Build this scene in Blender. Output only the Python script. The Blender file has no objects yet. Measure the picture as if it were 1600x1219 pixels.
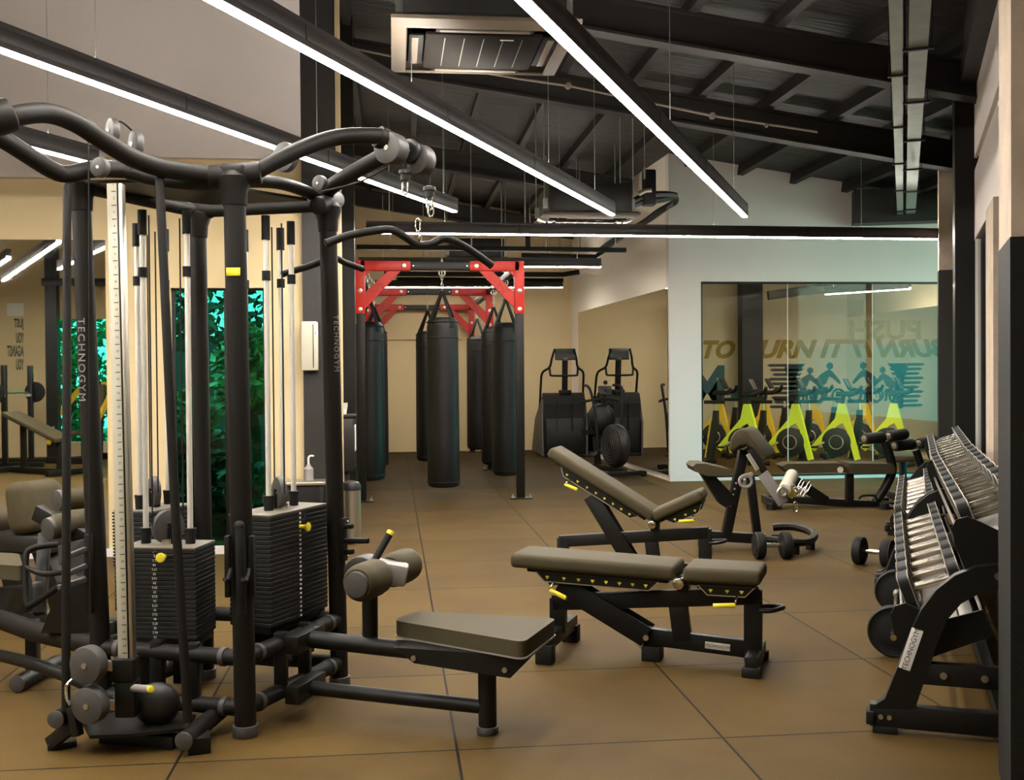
import bpy, bmesh, math, random
from mathutils import Vector, Matrix, Euler
random.seed(7)
scene = bpy.context.scene
COL = scene.collection
rad = math.radians

# ------------------------------------------------------------------ camera
F, H = 1690.0, 1.36
PSI, TH, RHO = rad(6.3), rad(0.83), rad(0.45)
fwd = Vector((math.sin(PSI)*math.cos(TH), math.cos(PSI)*math.cos(TH), -math.sin(TH)))
r0 = Vector((math.cos(PSI), -math.sin(PSI), 0)); u0 = r0.cross(fwd)
CR = r0*math.cos(RHO) - u0*math.sin(RHO)
CU = u0*math.cos(RHO) + r0*math.sin(RHO)
FH = Vector((math.sin(PSI), math.cos(PSI), 0))
CO = Vector((0, 0, H))
cd = bpy.data.cameras.new('camera'); cam = bpy.data.objects.new('camera', cd); COL.objects.link(cam)
cd.sensor_fit = 'HORIZONTAL'; cd.sensor_width = 36; cd.lens = 36*F/1600
cd.clip_start = 0.05; cd.clip_end = 300
m = Matrix.Identity(4)
for i in range(3):
    m[i][0] = CR[i]; m[i][1] = CU[i]; m[i][2] = -fwd[i]; m[i][3] = CO[i]
cam.matrix_world = m
scene.camera = cam

# ------------------------------------------------------------------ world and exposure
w = bpy.data.worlds.new('world'); scene.world = w; w.use_nodes = True
bg = w.node_tree.nodes['Background']
bg.inputs[0].default_value = (0.95, 1.0, 0.98, 1); bg.inputs[1].default_value = 4.0
sl = bpy.data.lights.new('sun', 'SUN'); sun = bpy.data.objects.new('sun', sl); COL.objects.link(sun)
sl.energy = 5.0; sl.angle = rad(3); sl.color = (1.0, .95, .85); sun.rotation_euler = (0, rad(-48), 0); sun.location = (-14, 11, 12)
vs = scene.view_settings
scene.display_settings.display_device = 'sRGB'
vs.view_transform = 'Standard'; vs.look = 'None'; vs.gamma = 1; vs.exposure = 1.0
vs.use_curve_mapping = False
scene.cycles.max_bounces = 8; scene.cycles.diffuse_bounces = 4; scene.cycles.glossy_bounces = 4
scene.cycles.transparent_max_bounces = 12
scene.cycles.sample_clamp_indirect = 6
TUBE_E = 70.0
TUBE_C = (1.0, 0.94, 0.85)

# ------------------------------------------------------------------ survey helpers: a sight line of the photograph met with a known height or distance
def ray(x, y): return fwd + CR*((x-800)/F) - CU*((y-609.5)/F)
def Z(x, y, z=0.0):
    v = ray(x, y); return CO + v*((z-H)/v.z)
def D(x, y, d):
    v = ray(x, y); return CO + v*(d/v.dot(FH))
def W(r, d, z=0.0): return r0*r + FH*d + Vector((0, 0, z))
def PL(x, y, p, n):
    v = ray(x, y); return CO + v*((p-CO).dot(n)/v.dot(n))
def at_y(x, y, Y): return PL(x, y, Vector((0, Y, 0)), Vector((0, 1, 0)))
def at_x(x, y, X): return PL(x, y, Vector((X, 0, 0)), Vector((1, 0, 0)))

# ------------------------------------------------------------------ materials
def nodes(name):
    mt = bpy.data.materials.new(name); mt.use_nodes = True
    nt = mt.node_tree; return mt, nt, nt.nodes['Principled BSDF'], nt.links
def mat(name, col, rough=0.5, metal=0.0, bump=0.0, scale=60.0, var=0.0, vscale=4.0, spec=0.5, coat=0.0):
    mt, nt, b, L = nodes(name)
    b.inputs['Base Color'].default_value = (*col, 1); b.inputs['Roughness'].default_value = rough
    b.inputs['Metallic'].default_value = metal; b.inputs['Specular IOR Level'].default_value = spec
    b.inputs['Coat Weight'].default_value = coat
    tc = nt.nodes.new('ShaderNodeTexCoord')
    if var > 0:
        n = nt.nodes.new('ShaderNodeTexNoise'); n.inputs['Scale'].default_value = vscale; n.inputs['Detail'].default_value = 4
        L.new(tc.outputs['Object'], n.inputs['Vector'])
        mx = nt.nodes.new('ShaderNodeMix'); mx.data_type = 'RGBA'
        mx.inputs[6].default_value = (*[c*(1-var) for c in col], 1); mx.inputs[7].default_value = (*[min(1, c*(1+var)) for c in col], 1)
        L.new(n.outputs['Fac'], mx.inputs[0]); L.new(mx.outputs[2], b.inputs['Base Color'])
    if bump > 0:
        n2 = nt.nodes.new('ShaderNodeTexNoise'); n2.inputs['Scale'].default_value = scale; n2.inputs['Detail'].default_value = 3
        L.new(tc.outputs['Object'], n2.inputs['Vector'])
        bp = nt.nodes.new('ShaderNodeBump'); bp.inputs['Strength'].default_value = bump; bp.inputs['Distance'].default_value = 0.01
        L.new(n2.outputs['Fac'], bp.inputs['Height']); L.new(bp.outputs['Normal'], b.inputs['Normal'])
    return mt
def emit(name, col, e):
    mt, nt, b, L = nodes(name)
    b.inputs['Base Color'].default_value = (*col, 1)
    b.inputs['Emission Color'].default_value = (*col, 1); b.inputs['Emission Strength'].default_value = e
    return mt
def glass(name, tint, refl=0.5):
    mt = bpy.data.materials.new(name); mt.use_nodes = True; nt = mt.node_tree; L = nt.links
    nt.nodes.remove(nt.nodes['Principled BSDF']); out = nt.nodes['Material Output']
    t = nt.nodes.new('ShaderNodeBsdfTransparent'); t.inputs[0].default_value = (*tint, 1)
    g = nt.nodes.new('ShaderNodeBsdfGlossy'); g.inputs['Roughness'].default_value = 0.0; g.inputs[0].default_value = (.9, .95, .93, 1)
    fr = nt.nodes.new('ShaderNodeFresnel'); fr.inputs[0].default_value = 1.5
    mu = nt.nodes.new('ShaderNodeMath'); mu.operation = 'MULTIPLY'; mu.inputs[1].default_value = refl
    mx = nt.nodes.new('ShaderNodeMixShader')
    L.new(fr.outputs[0], mu.inputs[0]); L.new(mu.outputs[0], mx.inputs[0]); L.new(t.outputs[0], mx.inputs[1]); L.new(g.outputs[0], mx.inputs[2])
    L.new(mx.outputs[0], out.inputs[0]); return mt
def floor_mat():
    mt, nt, b, L = nodes('rubber_floor_tiles')
    geo = nt.nodes.new('ShaderNodeNewGeometry'); sep = nt.nodes.new('ShaderNodeSeparateXYZ'); L.new(geo.outputs['Position'], sep.inputs[0])
    def M(op, a, bb=None):
        n = nt.nodes.new('ShaderNodeMath'); n.operation = op
        for k, v in enumerate((a, bb)):
            if v is None: continue
            if isinstance(v, (int, float)): n.inputs[k].default_value = v
            else: L.new(v, n.inputs[k])
        return n.outputs[0]
    P = 0.99
    def tile(o, off):
        u = M('DIVIDE', M('SUBTRACT', o, off), P)
        fr = M('FRACT', u); e = M('MULTIPLY', M('MINIMUM', fr, M('SUBTRACT', 1.0, fr)), P)
        return M('FLOOR', u), e
    ux, ex = tile(sep.outputs[0], 0.22); uy, ey = tile(sep.outputs[1], 3.9-0.99*8)
    edge = M('MINIMUM', ex, ey)
    seam = M('LESS_THAN', edge, 0.005)
    cmb = nt.nodes.new('ShaderNodeCombineXYZ'); L.new(ux, cmb.inputs[0]); L.new(uy, cmb.inputs[1])
    wn = nt.nodes.new('ShaderNodeTexWhiteNoise'); wn.noise_dimensions = '2D'; L.new(cmb.outputs[0], wn.inputs['Vector'])
    nz = nt.nodes.new('ShaderNodeTexNoise'); nz.inputs['Scale'].default_value = 1.7; nz.inputs['Detail'].default_value = 5; L.new(geo.outputs['Position'], nz.inputs['Vector'])
    sp = nt.nodes.new('ShaderNodeTexNoise'); sp.inputs['Scale'].default_value = 260; sp.inputs['Detail'].default_value = 2; L.new(geo.outputs['Position'], sp.inputs['Vector'])
    v = M('ADD', M('MULTIPLY', wn.outputs['Value'], 0.16), M('ADD', M('MULTIPLY', nz.outputs['Fac'], 0.75), M('MULTIPLY', sp.outputs['Fac'], 0.45)))
    cr = nt.nodes.new('ShaderNodeValToRGB'); e = cr.color_ramp.elements
    e[0].position = 0.35; e[0].color = (.046, .026, .007, 1); e[1].position = 1.0; e[1].color = (.110, .066, .0165, 1)
    L.new(v, cr.inputs[0])
    # dimming of the floor towards the back, put into whole bag area tiles' colour
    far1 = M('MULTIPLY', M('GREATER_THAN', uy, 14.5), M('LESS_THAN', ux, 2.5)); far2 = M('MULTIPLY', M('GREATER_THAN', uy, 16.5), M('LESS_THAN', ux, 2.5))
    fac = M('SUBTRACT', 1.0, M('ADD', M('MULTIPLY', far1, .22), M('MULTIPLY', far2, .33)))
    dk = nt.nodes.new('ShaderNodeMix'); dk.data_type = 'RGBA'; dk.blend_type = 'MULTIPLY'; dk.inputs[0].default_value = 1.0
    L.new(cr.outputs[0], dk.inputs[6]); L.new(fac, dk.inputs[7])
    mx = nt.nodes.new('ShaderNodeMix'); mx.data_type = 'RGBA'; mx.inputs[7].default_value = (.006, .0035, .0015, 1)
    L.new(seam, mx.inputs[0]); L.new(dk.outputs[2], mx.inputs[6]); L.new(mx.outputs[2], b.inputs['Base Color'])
    b.inputs['Roughness'].default_value = 0.66; b.inputs['Specular IOR Level'].default_value = 0.12
    bp = nt.nodes.new('ShaderNodeBump'); bp.inputs['Strength'].default_value = 0.25; bp.inputs['Distance'].default_value = 0.004
    hh = M('ADD', sp.outputs['Fac'], M('MULTIPLY', M('MINIMUM', edge, 0.006), 60.0))
    L.new(hh, bp.inputs['Height']); L.new(bp.outputs['Normal'], b.inputs['Normal'])
    return mt
def roof_mat():
    mt, nt, b, L = nodes('dark_foil_roof')
    tc = nt.nodes.new('ShaderNodeTexCoord'); mp = nt.nodes.new('ShaderNodeMapping'); mp.inputs['Scale'].default_value = (.55, 9, 1)
    L.new(tc.outputs['Object'], mp.inputs[0])
    n = nt.nodes.new('ShaderNodeTexNoise'); n.inputs['Scale'].default_value = 2.2; n.inputs['Detail'].default_value = 6; n.inputs['Distortion'].default_value = .6
    L.new(mp.outputs[0], n.inputs['Vector'])
    cr = nt.nodes.new('ShaderNodeValToRGB'); e = cr.color_ramp.elements
    e[0].position = .35; e[0].color = (.006, .0055, .005, 1); e[1].position = .75; e[1].color = (.036, .031, .028, 1)
    L.new(n.outputs['Fac'], cr.inputs[0]); L.new(cr.outputs[0], b.inputs['Base Color'])
    b.inputs['Roughness'].default_value = .5
    bp = nt.nodes.new('ShaderNodeBump'); bp.inputs['Strength'].default_value = .9; bp.inputs['Distance'].default_value = .05
    L.new(n.outputs['Fac'], bp.inputs['Height']); L.new(bp.outputs['Normal'], b.inputs['Normal'])
    return mt
def leaf_mat(name, c0, c1, sc=9):
    mt, nt, b, L = nodes(name)
    tc = nt.nodes.new('ShaderNodeTexCoord'); n = nt.nodes.new('ShaderNodeTexNoise'); n.inputs['Scale'].default_value = sc; n.inputs['Detail'].default_value = 5
    L.new(tc.outputs['Object'], n.inputs['Vector'])
    cr = nt.nodes.new('ShaderNodeValToRGB'); e = cr.color_ramp.elements
    e[0].position = .38; e[0].color = (*c0, 1); e[1].position = .65; e[1].color = (*c1, 1)
    L.new(n.outputs['Fac'], cr.inputs[0]); L.new(cr.outputs[0], b.inputs['Base Color']); b.inputs['Roughness'].default_value = .6
    return mt

M_ = {}
M_['floor'] = floor_mat(); M_['roof'] = roof_mat()
M_['wall'] = mat('painted_plaster', (.62, .485, .275), .75, bump=.06, scale=30, var=.06, vscale=1.2)
M_['wallw'] = mat('white_plasterboard', (.64, .58, .55), .75, bump=.05, scale=25, var=.04, vscale=1.1)
M_['wallsp'] = mat('beige_studio_paint', (.56, .49, .34), .75, bump=.05, scale=25, var=.05, vscale=1.1)
M_['concrete'] = mat('fairfaced_concrete', (.46, .37, .285), .9, bump=.35, scale=45, var=.3, vscale=5)
M_['rafter'] = mat('dark_painted_steel', (.012, .009, .0075), .55, bump=.15, scale=20, var=.4, vscale=3)
M_['black'] = mat('satin_black_steel', (.0055, .005, .0042), .45, bump=.05, scale=200, var=.15, spec=.3)
M_['char'] = mat('charcoal_powder_coat', (.0078, .0062, .0048), .55, bump=.04, scale=300, var=.12, spec=.22)
M_['pad'] = mat('grey_black_upholstery', (.054, .042, .020), .7, bump=.12, scale=420, var=.12, vscale=14, spec=.25)
M_['padside'] = mat('black_upholstery', (.012, .0105, .009), .5, bump=.1, scale=400, var=.12)
M_['plastic'] = mat('grey_plastic', (.05, .046, .043), .5, bump=.05, scale=200, var=.08)
M_['dplastic'] = mat('dark_plastic', (.010, .009, .008), .45, bump=.04, scale=200, var=.1)
M_['lplastic'] = mat('pale_grey_plastic', (.22, .2, .19), .45, bump=.03, scale=150, var=.06)
M_['rubber'] = mat('black_rubber', (.006, .0055, .005), .7, bump=.1, scale=300, var=.1, spec=.3)
M_['chrome'] = mat('brushed_chrome', (.72, .66, .56), .22, 1.0, bump=.03, scale=300, var=.08)
M_['rod'] = mat('polished_guide_rod', (.78, .74, .66), .42, .55, bump=.02, scale=200, var=.05)
M_['steel'] = mat('satin_steel', (.55, .5, .42), .38, 1.0, bump=.03, scale=300, var=.08)
M_['yellow'] = mat('yellow_plastic', (.75, .62, .03), .4, bump=.03, scale=150, var=.06)
M_['lime'] = mat('lime_yellow_paint', (.72, .85, .03), .35, var=.05, coat=.4)
M_['amber'] = mat('amber_yellow_lit_paint', (.72, .48, .02), .35, var=.05, coat=.4)  # yellow of stripes and arms; on rear bike frames it holds their light
M_['cream'] = mat('cream_scale_aluminium', (.46, .43, .34), .5, bump=.02, scale=200, var=.05)
M_['red'] = mat('red_powder_coat', (.42, .018, .010), .45, bump=.06, scale=160, var=.2, vscale=9, spec=.3)
M_['leather'] = mat('black_leather', (.004, .0036, .0032), .5, spec=.35, bump=.25, scale=70, var=.25, vscale=10)
M_['white'] = mat('white_print', (.75, .72, .66), .5, var=.03)
M_['ac'] = mat('off_white_plastic', (.17, .135, .10), .55, bump=.02, scale=120, var=.06)
M_['acdark'] = mat('grille_plastic', (.016, .0125, .010), .8, bump=.1, scale=300, var=.1, spec=.12)
M_['galv'] = mat('galvanised_steel', (.42, .45, .42), .42, 1.0, bump=.08, scale=80, var=.25, vscale=6)
M_['inkdark'] = mat('dark_wall_ink', (.025, .03, .03), .6, var=.1)
M_['inkgold'] = mat('gold_wall_ink', (.27, .195, .02), .6, var=.12, vscale=30)
M_['inkteal'] = mat('teal_wall_ink', (.03, .22, .24), .6, var=.08)
M_['inkgreen'] = mat('dark_green_wall_ink', (.03, .075, .055), .6, var=.08)
M_['mirror'] = mat('mirror_silvering', (.86, .88, .82), .012, 1.0)
M_['blackglass'] = mat('black_glass_panel', (.004, .007, .007), .08, spec=.5)
M_['tube'] = emit('tube_diffuser', TUBE_C, TUBE_E)
M_['added_uplight'] = emit('added_uplight_diffuser', TUBE_C, TUBE_E*.62)  # glow of an added upper slot, brightens the upper walls
M_['led'] = emit('indicator_light', (.1, .25, 1.0), 3.0)
M_['ledred'] = emit('red_indicator_light', (1.0, .05, .05), 3.0)
M_['screen'] = mat('console_glass', (.012, .015, .015), .15, var=.1)
M_['glass'] = glass('clear_glass', (.96, .925, .84), .32)
M_['teal'] = glass('green_tinted_glass', (.16, .72, .60), .7)
def painted_refl(name, col, a):
    mt = bpy.data.materials.new(name); mt.use_nodes = True; nt = mt.node_tree; b = nt.nodes['Principled BSDF']
    b.inputs['Base Color'].default_value = (*col, 1); b.inputs['Alpha'].default_value = a; b.inputs['Roughness'].default_value = .6; return mt
M_['painted_refl'] = painted_refl('faint_painted_reflection', (.16, .14, .04), .30)  # see-through colour of a reflected word painted on the pane
M_['dayglass'] = glass('pale_green_glass', (.78, .95, .88), .6)
M_['lowglass'] = glass('teal_tinted_glass', (.26, .95, .97), .7)
M_['smoke'] = glass('smoked_green_glass', (.12, .40, .34), .5)
M_['leafa'] = leaf_mat('garden_leaves', (.02, .06, .02), (.30, .55, .25))
M_['leafb'] = leaf_mat('dark_garden_leaves', (.006, .014, .008), (.055, .12, .06), 6)
M_['bark'] = mat('tree_bark', (.06, .04, .025), .9, bump=.5, scale=25, var=.3)
M_['ground'] = mat('garden_soil', (.05, .045, .025), .95, bump=.3, scale=12, var=.3)
M_['housing'] = mat('anodised_light_housing', (.03, .0245, .022), .45, bump=.02, scale=100, var=.08)
M_['shadetone'] = mat('shade_toned_concrete', (.009, .0085, .0075), .7, bump=.3, scale=60, var=.25, vscale=6, spec=.25)  # pillar's darkness towards the floor, shade included, held in one dark colour
M_['wallc'] = mat('brightened_corridor_paint', (.80, .73, .63), .75, bump=.05, scale=25, var=.05, vscale=1.1)  # tube light falling on this wall is put into a paler colour
M_['tealink'] = mat('deep_teal_wall_ink', (.015, .075, .09), .6, var=.1)
M_['slate'] = mat('slate_render', (.085, .10, .11), .9, bump=.1, scale=20, var=.2)
M_['paper'] = mat('white_paper', (.75, .72, .68), .7, var=.03)

# ------------------------------------------------------------------ mesh building
class MB:
    def __init__(s): s.bm = bmesh.new()
    def _xf(s, vs, mt): bmesh.ops.transform(s.bm, matrix=mt, verts=vs)
    def box(s, c, size, rot=None, bevel=0.0, seg=2):
        r = bmesh.ops.create_cube(s.bm, size=1.0); vs = r['verts']
        s._xf(vs, Matrix.Diagonal((*size, 1)))
        if bevel > 0:
            es = list({e for v in vs for e in v.link_edges})
            b = bmesh.ops.bevel(s.bm, geom=es, offset=min(bevel, min(size)*.49), segments=seg, profile=.5, affect='EDGES')
            vs = list({v for f in b['faces'] for v in f.verts} | {v for v in vs if v.is_valid})
            vs = s._island(vs)
        mt = Matrix.Translation(Vector(c))
        if rot is not None:
            mt = mt @ (rot.to_4x4() if isinstance(rot, Matrix) else Euler(rot).to_matrix().to_4x4())
        s._xf(vs, mt); return s
    def _island(s, vs):
        seen = set(vs); st = list(vs)
        while st:
            v = st.pop()
            for e in v.link_edges:
                o = e.other_vert(v)
                if o not in seen: seen.add(o); st.append(o)
        return list(seen)
    def beam(s, p0, p1, wd, ht, up=(0, 0, 1), bevel=0.004, ext=0.0):
        """rectangular bar from p0 to p1: wd across, ht along `up`"""
        p0, p1 = Vector(p0), Vector(p1); x = (p1-p0); L = x.length+2*ext; x.normalize()
        z = Vector(up); z = (z - x*z.dot(x))
        if z.length < 1e-4: z = Vector((0, 1, 0)) - x*x.y
        z.normalize(); y = z.cross(x)
        R = Matrix((x, y, z)).transposed()
        return s.box((p0+p1)/2, (L, wd, ht), R, bevel)
    def ring(s, c, ax, r, n):
        ax = Vector(ax).normalized(); a = ax.orthogonal().normalized(); b = ax.cross(a)
        return [s.bm.verts.new(Vector(c)+a*(r*math.cos(2*math.pi*i/n))+b*(r*math.sin(2*math.pi*i/n))) for i in range(n)]
    def skin(s, rings, cap=True, close=False):
        n = len(rings[0]); k = len(rings)
        for j in range(k if close else k-1):
            A, B = rings[j], rings[(j+1) % k]
            for i in range(n):
                try: s.bm.faces.new((A[i], A[(i+1) % n], B[(i+1) % n], B[i]))
                except ValueError: pass
        if cap and not close:
            s.bm.faces.new(rings[0][::-1]); s.bm.faces.new(rings[-1])
        return s
    def cyl(s, p0, p1, r, r1=None, n=20, bevel=0.0):
        p0, p1 = Vector(p0), Vector(p1); r1 = r if r1 is None else r1; ax = p1-p0
        if bevel > 0:
            u = ax.normalized()*bevel
            prof = [(p0, r-bevel), (p0+u*.35, r-bevel*.3), (p0+u, r), (p1-u, r1), (p1-u*.35, r1-bevel*.3), (p1, r1-bevel)]
        else: prof = [(p0, r), (p1, r1)]
        return s.skin([s.ring(p, ax, q, n) for p, q in prof])
    def lathe(s, c, ax, prof, n=24):
        c = Vector(c); ax = Vector(ax).normalized()
        return s.skin([s.ring(c+ax*h, ax, max(r, 1e-4), n) for r, h in prof])
    def tube(s, pts, r, n=14, sub=6, close=False, smooth=True):
        P = [Vector(p) for p in pts]
        if smooth and len(P) > 2:
            Q = []; N = len(P)
            for i in range(N if close else N-1):
                g = (lambda k: P[k % N]) if close else (lambda k: P[max(0, min(N-1, k))])
                a, b, c, d = g(i-1), g(i), g(i+1), g(i+2)
                for j in range(sub):
                    t = j/sub
                    Q.append(.5*((2*b)+(c-a)*t+(2*a-5*b+4*c-d)*t*t+(3*b-a-3*c+d)*t**3))
            if not close: Q.append(P[-1])
            P = Q
        N = len(P); T = []
        for i in range(N):
            if close: t = P[(i+1) % N]-P[i-1]
            else: t = P[min(N-1, i+1)]-P[max(0, i-1)]
            T.append(t.normalized())
        a = T[0].orthogonal().normalized(); R = []
        for i in range(N):
            a = (a-T[i]*a.dot(T[i])).normalized(); b = T[i].cross(a)
            rr = r[min(i*len(r)//N, len(r)-1)] if isinstance(r, (list, tuple)) else r
            R.append([s.bm.verts.new(P[i]+a*(rr*math.cos(2*math.pi*k/n))+b*(rr*math.sin(2*math.pi*k/n))) for k in range(n)])
        return s.skin(R, cap=not close, close=close)
    def poly(s, pts, off):
        """closed outline (3D points) extruded by +-off/2"""
        off = Vector(off)*.5
        A = [s.bm.verts.new(Vector(p)-off) for p in pts]; B = [s.bm.verts.new(Vector(p)+off) for p in pts]
        n = len(pts)
        for i in range(n): s.bm.faces.new((A[i], A[(i+1) % n], B[(i+1) % n], B[i]))
        s.bm.faces.new(A[::-1]); s.bm.faces.new(B); return s
    def sphere(s, c, r, sc=(1, 1, 1), u=16, v=10):
        q = bmesh.ops.create_uvsphere(s.bm, u_segments=u, v_segments=v, radius=r)['verts']
        s._xf(q, Matrix.Translation(Vector(c)) @ Matrix.Diagonal((*sc, 1))); return s
    def torus(s, c, ax, R, r, n=20, k=8):
        ax = Vector(ax).normalized(); a = ax.orthogonal().normalized(); b = ax.cross(a); c = Vector(c)
        return s.tube([c+a*(R*math.cos(2*math.pi*i/n))+b*(R*math.sin(2*math.pi*i/n)) for i in range(n)], r, k, close=True, smooth=False)
    def build(s, name, mt, parent=None, world=True, bevel=0.0, label=None, sharp=38):
        bm = s.bm
        if bevel > 0:
            es = [e for e in bm.edges if len(e.link_faces) == 2 and e.calc_face_angle(0) > rad(45)]
            bmesh.ops.bevel(bm, geom=es, offset=bevel, segments=3, profile=.5, affect='EDGES')
        bmesh.ops.recalc_face_normals(bm, faces=bm.faces)
        if parent is not None and world:
            bmesh.ops.transform(bm, matrix=ROOT[parent.name].inverted(), verts=bm.verts)
        for f in bm.faces: f.smooth = True
        for e in bm.edges:
            e.smooth = not (len(e.link_faces) == 2 and e.calc_face_angle(0) > rad(sharp))
        me = bpy.data.meshes.new(name); bm.to_mesh(me); bm.free()
        return link(name, me, mt, parent, label)
ROOT = {}
def link(name, me, mt, parent=None, label=None):
    me.materials.clear(); me.materials.append(mt)
    o = bpy.data.objects.new(name, me); COL.objects.link(o)
    if parent is not None:
        o.parent = parent; ROOT[o.name] = ROOT[parent.name]
    else: ROOT[o.name] = Matrix.Identity(4)
    if label: o['label'] = label
    return o
def tag(o, label, cat, group=None, kind=None):
    o['label'] = label; o['category'] = cat
    if group: o['group'] = group
    if kind: o['kind'] = kind
    return o
def thing(name, label, cat, loc=(0, 0, 0), rotz=0.0, group=None):
    o = bpy.data.objects.new(name, None); COL.objects.link(o); o.empty_display_size = .1
    loc = Vector(loc)
    o.location = loc; o.rotation_euler = (0, 0, rotz)
    ROOT[o.name] = Matrix.Translation(loc) @ Matrix.Rotation(rotz, 4, 'Z')
    return tag(o, label, cat, group)
def structure(name, mb, mt):
    o = mb.build(name, mt); o['kind'] = 'structure'; return o
def dup(root, loc, rotz, label, rot=None):
    def rec(o, par):
        c = o.copy(); COL.objects.link(c)
        if par is not None: c.parent = par
        for ch in list(o.children): rec(ch, c)
        return c
    r = rec(root, None); r.location = Vector(loc); r.rotation_euler = rot if rot is not None else (0, 0, rotz)
    r['label'] = label; return r
def text(name, s, size, mt, o, xd, yd, parent=None, depth=0.002, align='CENTER', sx=1.0, shear=0.0, world=True, label=None, space=1.0, lines=1.0):
    cu = bpy.data.curves.new('lettering', 'FONT'); cu.body = s; cu.size = size; cu.align_x = align; cu.align_y = 'CENTER'
    cu.extrude = depth*.5; cu.shear = shear; cu.space_character = space; cu.space_line = lines; cu.resolution_u = 3
    t = bpy.data.objects.new('lettering', cu); COL.objects.link(t)
    bpy.context.view_layer.update()
    me = bpy.data.meshes.new_from_object(t.evaluated_get(bpy.context.evaluated_depsgraph_get()))
    bpy.data.objects.remove(t); bpy.data.curves.remove(cu); me.name = name
    xd = Vector(xd).normalized(); yd = Vector(yd); yd = (yd-xd*yd.dot(xd)).normalized(); zd = xd.cross(yd)
    mt4 = Matrix.Translation(Vector(o)) @ Matrix((xd*sx, yd, zd)).transposed().to_4x4()
    if parent is not None and world: mt4 = ROOT[parent.name].inverted() @ mt4
    me.transform(mt4)
    return link(name, me, mt, parent, label)
UP = Vector((0, 0, 1)); XA = Vector((1, 0, 0)); YA = Vector((0, 1, 0))
MA = rad(26.2)                                    # the long axis of the tube lights, the trays and the right-hand wall
MD = Vector((math.sin(MA), math.cos(MA), 0)); MN = Vector((math.cos(MA), -math.sin(MA), 0))

# ================================================================== THE SETTING
def slab(name, x0, x1, y0, y1, z0, z1, mt):
    mb = MB(); mb.box(((x0+x1)/2, (y0+y1)/2, (z0+z1)/2), (abs(x1-x0), abs(y1-y0), abs(z1-z0))); return structure(name, mb, mt)
def walls(name, boxes, mt):
    mb = MB()
    for x0, x1, y0, y1, z0, z1 in boxes: mb.box(((x0+x1)/2, (y0+y1)/2, (z0+z1)/2), (abs(x1-x0), abs(y1-y0), abs(z1-z0)))
    return structure(name, mb, mt)
def roofz(X): return 4.61-.146*X
XL, YW, YB, XRC, YBLK, XSPIN, YREAR, XFAR = -.62, 8.5, 19.25, 3.45, 13.25, 8.17, -2.4, 18.75
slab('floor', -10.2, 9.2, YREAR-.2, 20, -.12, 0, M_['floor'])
mb = MB()
for x0, x1, y0, y1 in ((-10.4, 9.2, YREAR-.2, YW+.2), (XL-.2, 9.2, YW+.2, 20)):
    q = [(x0, roofz(x0)), (x1, roofz(x1)), (x1, roofz(x1)+.1), (x0, roofz(x0)+.1)]
    mb.poly([(x, (y0+y1)/2, z) for x, z in q], (0, y1-y0, 0))
structure('ceiling', mb, M_['roof'])

# --- left-hand front wall with the mirror and the garden window
wz0, wz1 = at_y(340, 862, YW).z, at_y(340, 450, YW).z
wx0, wx1 = at_y(268, 600, YW).x, at_y(416, 600, YW).x
xe = at_y(474, 500, YW).x
walls('wall_front_left', [(-10.2, wx0, YW, YW+.2, 0, 6.2), (wx1, xe+.02, YW, YW+.2, 0, 6.2), (wx0, wx1, YW, YW+.2, wz1, 6.2), (wx0, wx1, YW, YW+.2, 0, wz0)], M_['wall'])
zb = at_y(340, 247, YW-.07).z
slab('trim_1', at_y(165, 200, YW).x, xe, YW-.07, YW, zb, 6.2, M_['wallw'])
zb2 = at_y(60, 277, YW-.07).z
slab('trim_2', -10.2, at_y(165, 200, YW).x, YW-.07, YW, zb2, 6.2, M_['wallw'])
mzt = at_y(60, 375, YW).z
mxr = at_y(168, 600, YW).x
o = slab('mirror_panel', -9.6, mxr, YW-.02, YW-.001, .06, mzt, M_['mirror'])
o['kind'] = 'thing'; tag(o, 'large frameless wall mirror behind the cable machine on the left wall', 'mirror')
slab('baseboard_front_left', -10.2, xe, YW-.035, YW, 0, .06, M_['wallw'])
mb = MB()
fw = .03
for a, b in (((wx0, wz0), (wx1, wz0)), ((wx0, wz1), (wx1, wz1)), ((wx0, wz0), (wx0, wz1)), ((wx1, wz0), (wx1, wz1)), (((wx0+wx1)/2+.06, wz0), ((wx0+wx1)/2+.06, wz1))):
    mb.beam((a[0], YW+.06, a[1]), (b[0], YW+.06, b[1]), .05, fw, up=(0, 1, 0) if a[1] != b[1] else UP)
structure('window_1', mb, M_['black'])
mb = MB(); mb.box(((wx0+wx1)/2, YW+.07, (wz0+wz1)/2), (wx1-wx0, .008, wz1-wz0)); structure('window_2', mb, M_['smoke'])

# --- steel column at the end of that wall, the pale return wall behind it and a second black column
cx0, cx1 = xe, at_y(525, 500, YW).x
mb = MB(); yy = YW+.1
mb.box(((cx0+cx1)/2, YW-.045, 2.5), (cx1-cx0, .02, 5), None); mb.box(((cx0+cx1)/2, YW+.2, 2.5), (cx1-cx0, .02, 5)); mb.box(((cx0+cx1)/2, YW+.08, 2.5), (.02, .25, 5))
structure('trim_3', mb, M_['rafter'])
slab('wall_corridor_left', XL-.2, XL, YW+.22, YB, 0, 5.2, M_['wall'])
slab('trim_4', XL, D(535, 500, 9.1).x, 9.0, 9.25, 0, 5.2, M_['wall'])
slab('trim_5', XL, D(556, 500, 10.1).x, 9.95, 10.15, 0, 5.0, M_['black'])
# --- back wall with its shallow boxed-out upper part
slab('wall_back', -1, 3.6, YB, YB+.2, 0, 5, M_['wall'])
zl = at_y(620, 531, YB).z
slab('trim_6', XL, at_y(722, 531, YB).x, YB-.06, YB, zl, 4.9, M_['wall'])
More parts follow.
